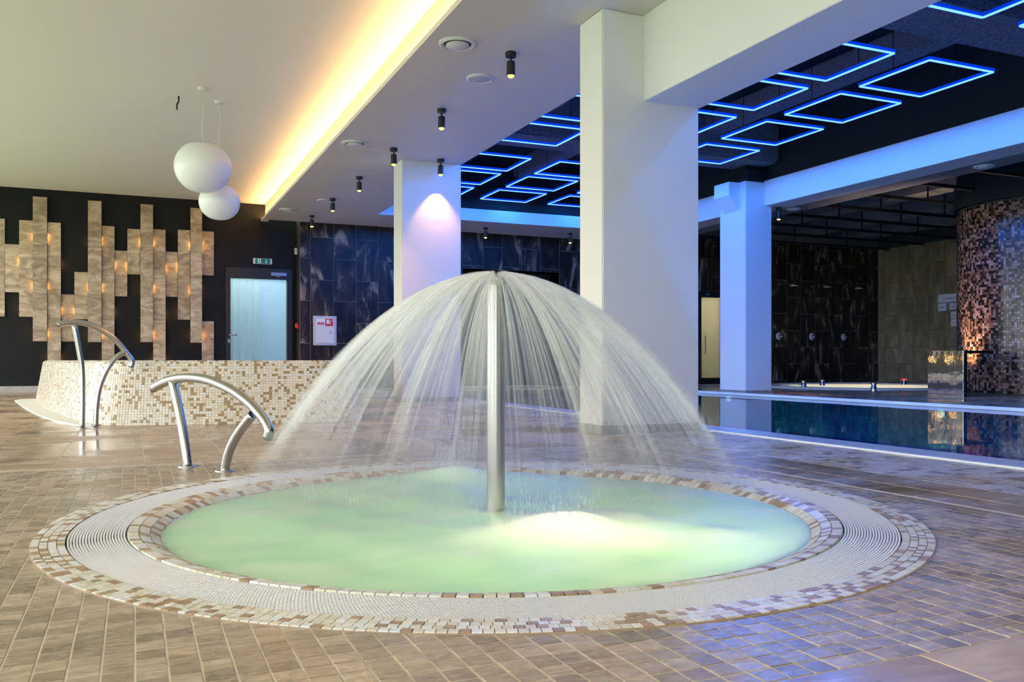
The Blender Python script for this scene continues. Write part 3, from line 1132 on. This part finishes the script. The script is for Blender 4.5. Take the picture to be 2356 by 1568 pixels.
tag(dr, 'fine drops and splashes inside the falling water dome', 'water', kind='stuff')

# fine mist that fills the dome
def mist_mat():
    m, t, b = nt('mist')
    t.nodes.remove(b)
    v = N(t, 'ShaderNodeVolumeScatter')
    v.inputs['Color'].default_value = (.97, .98, 1, 1)
    v.inputs['Density'].default_value = .42
    t.links.new(v.outputs[0], t.nodes['Material Output'].inputs['Volume'])
    return m
mist = link('mist', lathe('mist', [(0, .74), (.12, .735), (.3, .66), (.5, .49), (.7, .27), (.84, .12), (.92, .05), (.95, .02), (0, .02)], 48), mist_mat(), None, (PLX, PLY, 0))
tag(mist, 'thin white mist hanging under the falling water dome', 'mist', kind='stuff')

# ================================================================== RAISED TUB
tub = empty('raised_tub', (0, 0, 0), 0, 'raised whirlpool tub clad in cream and brown mosaic with flared sides', 'pool')
outline = [(-.26, 7.39), (-.10, 7.27), (.214, 7.185), (.62, 7.12), (1.05, 7.075), (1.40, 7.05), (1.62, 7.10), (1.76, 7.25), (1.86, 7.6), (1.98, 8.4), (2.1, 9.6), (2.15, 11.0),
           (2.0, 12.0), (1.6, 12.7), (.8, 13.0), (-.2, 13.05), (-.9, 12.95), (-1.15, 12.6), (-1.10, 12.0), (-.98, 11.0), (-.86, 10.1), (-.70, 9.2), (-.55, 8.4), (-.43, 7.85), (-.36, 7.55)]
def resample(pts, step, closed=True):
    P = smooth_path(list(pts) + [pts[0]], 10) if False else None
    Q = [Vector((*p, 0)) for p in pts]
    n = len(Q)
    fine = []
    for i in range(n):
        a, b, c, d = Q[i - 1], Q[i], Q[(i + 1) % n], Q[(i + 2) % n]
        for k in range(24):
            s = k / 24
            fine.append(.5 * ((2 * b) + (c - a) * s + (2 * a - 5 * b + 4 * c - d) * s * s + (3 * b - a - 3 * c + d) * s ** 3))
    fine.append(fine[0])
    F_ = np.array([(p.x, p.y) for p in fine])
    L = np.concatenate([[0], np.cumsum(np.hypot(*np.diff(F_, axis=0).T))])
    m = int(L[-1] / step)
    s = np.linspace(0, L[-1], m, endpoint=False)
    return np.column_stack([np.interp(s, L, F_[:, 0]), np.interp(s, L, F_[:, 1])])
TS = .0228
base_o = resample(outline, TS)
def inset(P, d):
    t = np.roll(P, -3, 0) - np.roll(P, 3, 0)
    t /= np.linalg.norm(t, axis=1)[:, None]
    nrm = np.column_stack([-t[:, 1], t[:, 0]])     # points inward for a counter-clockwise outline
    return P + nrm * d
RIM = .497
# profile: (inset, z)
def tub_prof(s):
    """s: metres up the side from the floor -> inset, z"""
    z = min(s * .985, RIM - .03)
    ins = .015 + .085 * (z / RIM) ** 1.0
    if s * .985 > RIM - .03:
        q = (s * .985 - (RIM - .03)) / .06
        a = min(q, 1) * math.pi / 2
        ins += .04 * (1 - math.cos(a)) * 1.4 + max(0, q - 1) * .06
        z = RIM - .03 + .03 * math.sin(a)
    return ins, z
# which way is inward?
test = inset(base_o, .2)
sgn = 1 if np.ptp(test[:, 0]) < np.ptp(base_o[:, 0]) else -1
nrows = 27
rings = []
for k in range(nrows + 1):
    ins, z = tub_prof(k * TS * .92)
    P = inset(base_o, sgn * ins)
    rings.append(np.column_stack([P, np.full(len(P), z)]))
V = np.concatenate(rings)
n = len(base_o)
Fq = []
for k in range(nrows):
    i = np.arange(n)
    Fq.append(np.stack([k * n + i, k * n + (i + 1) % n, (k + 1) * n + (i + 1) % n, (k + 1) * n + i], -1))
# inner side down to the water and below
P_in = inset(base_o, sgn * .40)
P_in2 = inset(base_o, sgn * .42)
V = np.concatenate([V, np.column_stack([P_in, np.full(n, RIM)]), np.column_stack([P_in2, np.full(n, .05)])])
for k in (nrows, nrows + 1):
    i = np.arange(n)
    Fq.append(np.stack([k * n + i, k * n + (i + 1) % n, (k + 1) * n + (i + 1) % n, (k + 1) * n + i], -1))
link('tub_body', quads_mesh('tub_body', V, np.concatenate(Fq)), 'white_grout', tub)
# mosaic pieces
bts, tps = [], []
for k in range(nrows):
    i = np.arange(n)
    j = (i + 1) % n
    a, b, c, d = rings[k][i], rings[k][j], rings[k + 1][j], rings[k + 1][i]
    cen = (a + b + c + d) / 4
    nr3 = np.cross(b - a, d - a)
    nr3 /= np.linalg.norm(nr3, axis=1)[:, None]
    mid = cen.copy()
    # outward check against the middle of the tub
    out = np.einsum('ij,ij->i', nr3, cen - np.array([.5, 10, .25]))
    nr3[out < 0] *= -1
    q = np.stack([a, b, c, d], 1)
    small = cen[:, None] + (q - cen[:, None]) * .90
    bts.append(small + nr3[:, None] * .0002)
    tps.append(cen[:, None] + (q - cen[:, None]) * .87 + nr3[:, None] * .0035)
bts, tps = np.concatenate(bts), np.concatenate(tps)
keep = (bts[:, 0, 1] < 12.9)
me = blocks_mesh('tub_mosaic', bts[keep], tps[keep])
o = link('tub_mosaic', me, 'tub_tile', tub)
o['kind'] = 'stuff'
wp = inset(base_o, sgn * .40)
wv = [(p[0], p[1], .485) for p in wp[::4]]
link('tub_water', raw_mesh('tub_water', wv, [tuple(range(len(wv)))]), 'milky', tub)
# pale skirt at the foot of the left flank
sk = [(-.30, 7.33), (-.42, 7.42), (-.60, 8.0), (-.80, 8.9), (-1.05, 10.3), (-1.35, 12.2), (-1.30, 12.6), (-1.10, 12.6), (-.84, 10.1), (-.53, 8.4), (-.34, 7.55), (-.24, 7.39)]
sv = [(p[0], p[1], .012) for p in sk] + [(p[0], p[1], 0) for p in sk]
ns_ = len(sk)
sf = [tuple(range(ns_))[::-1]] + [(i, (i + 1) % ns_, ns_ + (i + 1) % ns_, ns_ + i) for i in range(ns_)]
me = raw_mesh('skirt', sv, sf)
bmx = bmesh.new(); bmx.from_mesh(me); bmesh.ops.recalc_face_normals(bmx, faces=bmx.faces); bmx.to_mesh(me); bmx.free()
link('skirt', me, 'white_grout', tub)

# ================================================================== HANDRAILS
def rail(base, dirv, top, p1, p2, rad, label):
    L = math.hypot(*dirv)
    dx, dy = dirv[0] / L, dirv[1] / L
    e = empty('handrail', (base[0], base[1], 0), math.atan2(dy, dx), label, 'handrail', 'curved steel handrails at the pools')
    def P(l):
        return [(u, 0, z) for u, z in l]
    top_pts = smooth_path(P(top), 6)
    tube('top_rail', top_pts, rad, 'steel', e, 18)
    for name, l in (('post', p1), ('post', p2)):
        tube(name, smooth_path(P(l), 6), rad * .97, 'steel', e, 18)
        link('floor_flange', lathe('floor_flange', [(rad, .007), (rad * 1.9, .006), (rad * 2.05, .002), (rad * 2.05, 0), (rad, 0)], 24), 'steel', e, (l[0][0], 0, 0))
    for pt, nx in ((top_pts[0], top_pts[1]), (top_pts[-1], top_pts[-2])):
        d = (pt - nx).normalized()
        tube('end_cap', [pt, pt + d * .006], rad * .98, 'steel_dark', e, 18)
    return e
rail((.229, 4.356), (.52, -.855),
     [(-.275, .365), (-.21, .387), (-.128, .407), (-.007, .419), (.127, .413), (.24, .392), (.349, .359), (.455, .310), (.528, .261), (.563, .230), (.583, .197), (.575, .166)],
     [(0, 0), (-.017, .087), (-.048, .198), (-.086, .311), (-.121, .400)], [(.278, 0), (.303, .076), (.349, .147), (.41, .208), (.475, .262)], .0215,
     'low curved steel handrail beside the round pool rim')
rail((-.351, 7.114), (1, .1),
     [(-.16, .756), (-.125, .769), (-.065, .778), (0, .775), (.066, .756), (.133, .72), (.201, .669), (.252, .616), (.298, .554), (.328, .51), (.335, .476), (.326, .451)],
     [(-.003, 0), (0, .177), (-.003, .421), (-.022, .568), (-.054, .765)], [(.086, 0), (.094, .174), (.116, .31), (.161, .427), (.223, .52), (.290, .565)], .0205,
     'tall curved steel handrail in front of the raised mosaic tub')

# ================================================================== PLANK DECORATION
deco = empty('wall_panel', (-.3, 15.42, 0), 0, 'backlit relief of beige stone planks on the black wall', 'wall decoration')
strips = [(-2.03, -1.833, 2.679, 1.173), (-1.833, -1.638, 2.292, 1.551), (-1.638, -1.448, 2.668, 1.174), (-1.448, -1.25, 3.038, .795), (-1.25, -1.062, 2.658, .415),
          (-1.062, -.874, 1.541, .796), (-.874, -.68, 1.898, 1.151), (-.68, -.483, 3.032, .789), (-.483, -.296, 2.652, .41), (-.296, -.109, 2.271, 1.533),
          (-.109, .085, 2.626, 1.89), (.085, .276, 3.03, .795), (.276, .467, 2.641, .40), (.467, .652, 2.288, 1.548), (.652, .844, 2.656, 1.171),
          (.844, 1.028, 3.023, .793), (1.028, 1.222, 2.66, 1.923), (1.028, 1.222, 1.156, .41),
          (-2.4, -2.21, 1.55, .8), (-2.21, -2.03, 1.9, 1.15), (-2.6, -2.4, 3.03, .79)]
proud = [0, 0, 1, 2, 1, 0, 1, 2, 1, 0, 1, 2, 1, 0, 1, 2, 0, 0, 0, 1, 2]
plank_meshes = {}
def bowed_plank(w, h):
    key = (round(w, 3), round(h, 3))
    if key in plank_meshes:
        return plank_meshes[key]
    a, b, t = w / 2 - .0015, h / 2 - .001, .012
    me = boxes_mesh('plank', [(-a, a, -t, 0, -b, b)], .0015)
    me.materials.append(M['plank'])
    plank_meshes[key] = me
    return me
for (x0, x1, zt, zb), pd in zip(strips, proud):
    nn = max(1, round((zt - zb) / .748))
    hh = (zt - zb) / nn
    for i in range(nn):
        zc = zb + hh * (i + .5)
        tilt = R(random.choice((-1.6, 1.4, 0.8, -.9)))
        yoff = -(.03 + .045 * pd)
        link('plank', bowed_plank(x1 - x0, hh), None, deco, ((x0 + x1) / 2 + .3, yoff, zc), (0, 0, tilt))
    # amber light tape behind the proud planks
    if pd >= 1:
        for xe in (x0 + .02, x1 - .032):
            for zc in np.arange(zb + .12, zt - .05, .372 * 2 if pd == 1 else .748):
                link('led_tape', boxes_mesh('led_tape', [(xe + .3, xe + .312, -.028 - .045 * pd, -.005 - .045 * pd, zc - .05, zc + .05)]), 'led_plank', deco)

# ================================================================== PENDANTS
def globe(cx, cy, zc, rw, rh, label):
    e = empty('pendant_lamp', (cx, cy, ZC), 0, label, 'lamp', 'opal globe pendants')
    prof = []
    for i in range(25):
        t = math.pi * i / 24
        r = rw * math.sin(t) ** .92
        z = rh * math.cos(t)
        if z > rh * .86:
            z = rh * .86 + (z - rh * .86) * .3
        prof.append((max(r, 0) if 0 < i < 24 else 0, zc - ZC + z))
    g = link('globe', lathe('globe', prof, 40), 'opal', e)
    tube('cord', smooth_path([(0, 0, -.01), (.006, 0, -.15), (-.004, .003, -.35), (0, 0, zc - ZC + rh * .8)], 6), .0035, 'cord', e, 8)
    link('ceiling_canopy', lathe('ceiling_canopy', [(0, -.03), (.03, -.028), (.045, -.02), (.055, 0)], 24), 'plastic', e)
    link('stem_collar', lathe('stem_collar', [(.018, zc - ZC + rh * .84), (.018, zc - ZC + rh * .92), (0, zc - ZC + rh * .94)], 20), 'plastic', e)
    return e
globe(.617, 9.06, 2.40, .271, .249, 'larger opal glass globe pendant hanging higher under the ceiling')
globe(.806, 9.46, 2.137, .206, .184, 'smaller opal glass globe pendant hanging lower behind the larger globe')
hk = tube('ceiling_cable', smooth_path([(.409, 9.435, ZC), (.409, 9.43, ZC - .06), (.395, 9.43, ZC - .08), (.392, 9.43, ZC - .14)], 5), .008, 'dark_metal', None, 8)
tag(hk, 'short black cable end sticking out of the white ceiling', 'cable')

# ================================================================== CEILING SPOTS
def make_spot(x, y, z, label, power=SPOT_W, tilt=(0, 0), s=1.0):
    e = empty('ceiling_spot', (x, y, z), 0, label, 'spotlight', 'black ceiling spots')
    link('mount', lathe('mount', [(0, 0), (.042 * s, 0), (.042 * s, -.035), (0, -.036)], 24), 'dark_metal', e)
    link('stem', lathe('stem', [(.009, -.034), (.009, -.075)], 12), 'dark_metal', e)
    link('barrel', lathe('barrel', [(0, -.072), (.033 * s, -.072), (.034 * s, -.18), (.030 * s, -.18), (.027 * s, -.165), (0, -.165)], 24), 'dark_metal', e)
    link('bulb', lathe('bulb', [(.026 * s, -.168), (.026 * s, -.186), (.014 * s, -.196), (0, -.198)], 20), 'bulb', e)
    spot_light('spot_light', (0, 0, -.20), (tilt[0], tilt[1], 0), power, (1.0, .47, .13), 75, .6, .015, e)
    return e
names = ['nearest black ceiling spot of the long row above the fountain', 'second black ceiling spot along the white soffit row', 'third black spot, just in front of the slim column edge',
         'fourth black spot of the soffit row, behind the slim column line', 'fifth black spot, next to the small round speaker', 'farthest black spot of the soffit row, against the marble wall']
for i, yy in enumerate((6.18, 7.837, 9.498, 11.139, 12.792, 14.425)):
    make_spot(2.675, yy, ZS, names[i])
make_spot(3.333, 9.80, ZS, 'black spot washing the front of the slim white column', 55, (R(8), 0))
make_spot(5.78, 14.5, ZS, 'black spot under the end soffit, above the dark niche')
make_spot(7.487, 14.5, ZS, 'black spot under the end soffit, close to the thick column')
make_spot(9.0, 10.52, 2.83, 'black spot throwing amber light on the blue lit column', 60, (R(0), R(18)))

# valves, speakers, hatches
def valve(x, y, label, kind='valve', z=ZS, s=1.0):
    e = empty('air_valve' if kind == 'valve' else 'ceiling_speaker', (x, y, z), 0, label, 'air vent' if kind == 'valve' else 'speaker')
    if kind == 'valve':
        link('ring', lathe('ring', [(.145 * s, 0), (.145 * s, -.008), (.125 * s, -.018), (.108 * s, -.012), (.10 * s, 0)], 40), 'plastic', e)
        link('throat', lathe('throat', [(.105 * s, -.004), (0, -.004)], 32), 'gap', e)
        link('disc', lathe('disc', [(.088 * s, -.010), (.088 * s, -.022), (.07 * s, -.03), (0, -.032)], 40), 'plastic', e)
    else:
        link('rim', lathe('rim', [(.118 * s, 0), (.118 * s, -.008), (.098 * s, -.014), (.094 * s, -.006)], 40), 'plastic', e)
        link('mesh_cover', lathe('mesh_cover', [(.096 * s, -.006), (.06 * s, -.014), (0, -.016)], 40), 'plastic_grey', e)
    return e
valve(2.231, 6.164, 'large white round air valve nearest in the soffit')
valve(2.221, 9.439, 'white round air valve halfway along the soffit')
valve(2.229, 14.03, 'white round air valve far along the soffit near the black wall')
valve(2.682, 6.848, 'grey round ceiling speaker beside the nearest spot', 'speaker')
valve(2.60, 13.0, 'small round ceiling speaker beside the far spots', 'speaker')
valve(9.35, 10.6, 'round vent in the dark board beside the blue fascia', 'valve', 2.845, .8)
valve(9.40, 7.35, 'round vent in the dark board near the copper column', 'valve', 2.845, .8)
for (x, y, lb) in ((2.36, 7.2, 'square flush hatch in the soffit between the first two spots'), (2.42, 9.9, 'square flush hatch in the soffit past the middle air valve')):
    e = empty('ceiling_hatch', (x, y, ZS), 0, lb, 'hatch')
    box('hatch_panel', (-.14, .14, -.16, .16, -.003, 0), 'soffit', e, .001)

# ================================================================== LED FRAMES
LZ, LS = 3.30, .85
cols_x = (4.19, 5.495, 6.79)
rows_y = (.1, 1.25, 2.4, 4.12, 5.87, 6.98, 8.14, 9.31, 10.95, 12.03, 13.16)
colname = {0: 'in the row behind the columns', 1: 'in the middle row', 2: 'in the row along the far fascia'}
fr_mesh = {}
def led_frame(x, y, label, power):
    e = empty('led_frame', (x + LS / 2, y + LS / 2, LZ), 0, label, 'led light', 'square blue led frames over the pool')
    w, t = LS / 2, .010
    for i, b in enumerate(((-w, w, -w - t, -w + t), (-w, w, w - t, w + t), (-w - t, -w + t, -w, w), (w - t, w + t, -w, w))):
        k = 'x' if i < 2 else 'y'
        me = boxes_mesh('tube', [(b[0], b[1], b[2], b[3], -.012, 0)])
        tb = link('tube', me, 'led_blue', e)
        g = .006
        link('bloom_sleeve', boxes_mesh('bloom_sleeve', [(b[0] - g, b[1] + g, b[2] - g, b[3] + g, .0, .026)]), 'led_halo', tb)  # added glowing sleeve that draws the bloom around the tube
    spot_light('frame_light', (0, 0, -.03), (0, 0, 0), power, (.02, .20, 1.0), 176, .02, .06, e)
    for sx in (-1, 1):
        link('hanging_wire', boxes_mesh('hanging_wire', [(sx * w - .003, sx * w + .003, -.003, .003, t, .69)]), 'dark_metal', e)
    return e
ordn = ['first', 'second', 'third', 'fourth', 'fifth', 'sixth', 'seventh', 'eighth', 'ninth', 'tenth', 'eleventh']
for ci, x in enumerate(cols_x):
    for ri, y in enumerate(rows_y):
        if ri < 2:
            continue
        led_frame(x, y, '%s square blue led frame counted from the camera %s' % (ordn[ri - 2], colname[ci]), FRAME_W * (.4 if y > 11.5 else 1.0))

# ================================================================== SMALL WALL THINGS
sign = empty('exit_sign', (2.015, 15.40, 2.20), 0, 'green and white escape sign above the glass door', 'sign')
box('sign_case', (-.155, .155, -.03, .01, -.048, .048), 'plastic', sign, .004)
box('green_field', (-.125, .125, -.033, -.03, -.043, .043), 'green', sign)
pic = box('door_pictogram', (-.085, -.03, -.035, -.033, -.036, .036), 'paper', sign)
man = bmesh.new()
def quad(bm, pts, y):
    vs = [bm.verts.new((p[0], y, p[1])) for p in pts]
    bm.faces.new(vs)
me = bpy.data.meshes.new('running_man')
for pts in ([(-.062, .012), (-.050, .012), (-.050, .024), (-.062, .024)], [(-.066, -.010), (-.054, -.010), (-.050, .010), (-.062, .010)], [(-.066, -.010), (-.060, -.010), (-.072, -.030), (-.078, -.030)],
            [(-.060, -.010), (-.054, -.010), (-.044, -.022), (-.050, -.024)], [(-.052, .008), (-.050, .004), (-.038, -.004), (-.040, .001)]):
    quad(man, pts, -.0362)
man.to_mesh(me); man.free()
link('running_man', me, 'green', sign)
arr = bmesh.new()
me = bpy.data.meshes.new('arrow')
quad(arr, [(.050, -.006), (.062, -.006), (.062, .034), (.050, .034)], -.0345)
vs = [arr.verts.new((p[0], -.0345, p[1])) for p in ((.056, -.036), (.078, -.006), (.034, -.006))]
arr.faces.new(vs)
arr.to_mesh(me); arr.free()
link('arrow', me, 'paper', sign)

cab = empty('hydrant_cabinet', (3.03, 15.15, 1.015), 0, 'white fire hose cabinet with red stickers on the marble wall', 'cabinet')
box('cabinet_frame', (-.20, .20, -.04, 0, -.255, .255), 'cabinet', cab, .004)
cd = box('cabinet_door', (-.16, .16, -.052, -.038, -.215, .215), 'plastic', cab, .003)
box('keyhole', (.085, .10, -.056, -.051, -.04, .0), 'ink', cd)
box('handle', (.075, .11, -.058, -.051, -.055, -.045), 'ink', cd)
st = box('sticker', (-.145, -.01, -.055, -.052, .10, .20), 'paper', cab)
box('red_band', (-.135, -.02, -.0565, -.055, .105, .145), 'red', st)
box('text_line', (-.115, -.04, -.0575, -.0565, .122, .130), 'paper', st)
st2 = box('sticker', (.0, .135, -.055, -.052, .08, .205), 'red', cab)
box('hose_reel', (.02, .07, -.0565, -.055, .12, .19), 'paper', st2)
box('hose', (.08, .088, -.0565, -.055, .10, .17), 'paper', st2)
box('hose_end', (.095, .125, -.0565, -.055, .165, .175), 'paper', st2)

sen = empty('wall_sensor', (2.585, 15.40, 2.40), 0, 'small white detector high in the corner beside the marble wall', 'sensor')
box('sensor_case', (-.03, .015, -.04, .01, -.055, .055), 'plastic', sen, .006)
box('sensor_lens', (-.02, .005, -.043, -.04, -.02, .02), 'plastic_grey', sen, .001)
cp = empty('call_point', (2.585, 15.30, 1.10), 0, 'small red fire alarm button on the marble return', 'alarm button')
box('call_case', (-.025, .014, -.04, .04, -.045, .045), 'red', cp, .004)
box('call_button', (-.028, -.025, -.02, .02, -.02, .02), 'paper', cp)

# showers on the dark wall
sh_names = ['shower set on the dark wall nearest the blue column', 'middle shower set on the dark wall', 'shower set on the dark wall nearest the olive stone corner']
for (xh, xv), lb in zip(((13.06, 12.966), (14.04, 13.896), (14.97, 14.824)), sh_names):
    e = empty('shower', (xv, 15.15, 0), 0, lb, 'shower', 'wall showers')
    link('valve_plate', lathe('valve_plate', [(0, .02), (.06, .018), (.075, .012), (.08, 0)], 28), 'plastic', e, (0, 0, 1.03), (R(90), 0, 0))
    link('valve_knob', lathe('valve_knob', [(0, .07), (.022, .068), (.026, .02)], 20), 'steel', e, (0, 0, 1.055), (R(90), 0, 0))
    link('valve_knob', lathe('valve_knob', [(0, .06), (.018, .058), (.02, .02)], 20), 'steel', e, (0, 0, .99), (R(90), 0, 0))
    link('arm_flange', lathe('arm_flange', [(0, .014), (.03, .012), (.032, 0)], 20), 'steel', e, (0, 0, 2.16), (R(90), 0, 0))
    tube('shower_arm', smooth_path([(0, 0, 2.16), (.04, -.16, 2.17), (.10, -.36, 2.14)], 5), .010, 'steel', e, 10)
    link('shower_head', lathe('shower_head', [(0, .03), (.02, .028), (.09, .008), (.09, 0), (0, 0)], 24), 'plastic', e, (.10, -.36, 2.105))

# notices on the olive wall
ids = 'wide white notice at the top of the cluster on the olive wall', 'small white notice under the wide one, by its outer end', 'small white notice half hidden beside the copper column', 'third row white notice beside the copper column', 'lowest white notice beside the copper column'
for (y0_, y1_, z0_, z1_), lb in zip(((12.75, 13.48, 1.735, 1.91), (13.285, 13.48, 1.555, 1.72), (12.99, 13.20, 1.575, 1.71), (12.95, 13.165, 1.385, 1.53), (12.95, 13.165, 1.22, 1.37)), ids):
    e = empty('notice', (15.855, (y0_ + y1_) / 2, (z0_ + z1_) / 2), 0, lb, 'sign', 'white notices on the olive wall')
    a, b = (y1_ - y0_) / 2, (z1_ - z0_) / 2
    box('sheet', (-.006, .003, -a, a, -b, b), 'paper', e)
    box('text_line', (-.008, -.006, -a * .7, a * .7, -.004, .006), 'ink', e)
    box('text_line', (-.008, -.006, -a * .5, a * .5, -.028, -.02), 'ink', e)

# ================================================================== COPPER MOSAIC COLUMN
KX, KY, KR, KH = 12.76, 8.80, 1.30, 2.82
kc = empty('column_round', (KX, KY, 0))
kc['kind'] = 'structure'
link('core', lathe('core', [(KR, 0), (KR, KH)], 96), 'gap', kc)
link('crown', lathe('crown', [(KR + .05, KH), (KR + .05, KH + .25), (KR + .02, 3.6)], 64), 'black_ceiling', kc)
ps = .038
nc = int(2 * math.pi * KR / ps)
da = 2 * math.pi / nc
bts, tps = [], []
for k in range(int((KH - .02) / ps)):
    aa = np.arange(nc) * da
    # only the side that faces the room
    g = .0016 / KR
    z0_, z1_ = .02 + k * ps + .0016, .02 + (k + 1) * ps - .0016
    def P(r, a, z):
        return np.stack([r * np.cos(a), r * np.sin(a), np.full(len(a), z)], -1)
    bts.append(np.stack([P(KR, aa + g, z0_), P(KR, aa + da - g, z0_), P(KR, aa + da - g, z1_), P(KR, aa + g, z1_)], 1))
    r2 = KR + .005
    tps.append(np.stack([P(r2, aa + g, z0_), P(r2, aa + da - g, z0_), P(r2, aa + da - g, z1_), P(r2, aa + g, z1_)], 1))
o = link('copper_mosaic', blocks_mesh('copper_mosaic', np.concatenate(bts), np.concatenate(tps)), 'brown_tile', kc)
o['kind'] = 'stuff'

# polished steel console at the pool edge
con = empty('console', (10.44, 8.75, 0), R(4), 'polished steel console with a black top beside the copper column', 'console')
box('front_panel', (-.02, .02, -.275, .275, .0, .635), 'mirror_steel', con, .003)
box('side_post', (.02, .06, -.275, -.235, 0, .62), 'dark_metal', con)
box('top_board', (.0, .62, -.285, .20, .60, .635), 'dark_metal', con)
# uplight washing the copper column
ul = empty('uplight', (11.36, 9.27, 0), 0, 'small floor uplight at the foot of the copper column', 'lamp')
link('lamp_body', lathe('lamp_body', [(0, .08), (.05, .08), (.06, .05), (.06, 0)], 20), 'dark_metal', ul)
link('lamp_lens', lathe('lamp_lens', [(0, .083), (.045, .083)], 20), 'bulb', ul)
spot_light('uplight_light', (0, 0, .10), (R(180), R(-7), 0), 420, (1.0, .66, .40), 70, .6, .03, ul)

# children pool with pale lit water behind the swimming pool
kp = empty('shallow_pool', (12.6, 12.35, 0), 0, 'shallow pale lit pool on the far side behind the blue column', 'pool')
link('pool_rim', lathe('pool_rim', [(1.95, 0), (1.95, .03), (1.80, .035), (1.78, .0)], 64), 'white_grout', kp)
link('pool_water', lathe('pool_water', [(1.79, .02), (0, .02)], 64), plain('pale_water', (.84, .82, .66), 1.0, spec=0.0), kp)
spot_light('shallow_pool_light', (0, -.1, 2.95), (0, 0, 0), 320, (1.0, .92, .66), 62, .5, .03, kp)
for (x, y, lb, red) in ((11.12, 12.33, 'short steel floor nozzle nearest the blue column', 0), (12.0, 12.8, 'short steel floor nozzle at the back of the pale pool', 0), (11.06, 10.65, 'short steel floor nozzle in front of the pale pool', 0), (14.0, 12.7, 'short floor nozzle with a red light near the olive wall', 1)):
    e = empty('floor_nozzle', (x, y, .0), 0, lb, 'nozzle', 'small nozzles round the pale pool')
    link('nozzle_body', lathe('nozzle_body', [(.045, 0), (.045, .06), (.035, .08), (.035, .11), (0, .115)], 20), 'steel', e)
    link('nozzle_cap', lathe('nozzle_cap', [(.05, .11), (.05, .13), (0, .135)], 20), 'bulb_red' if red else 'steel', e)
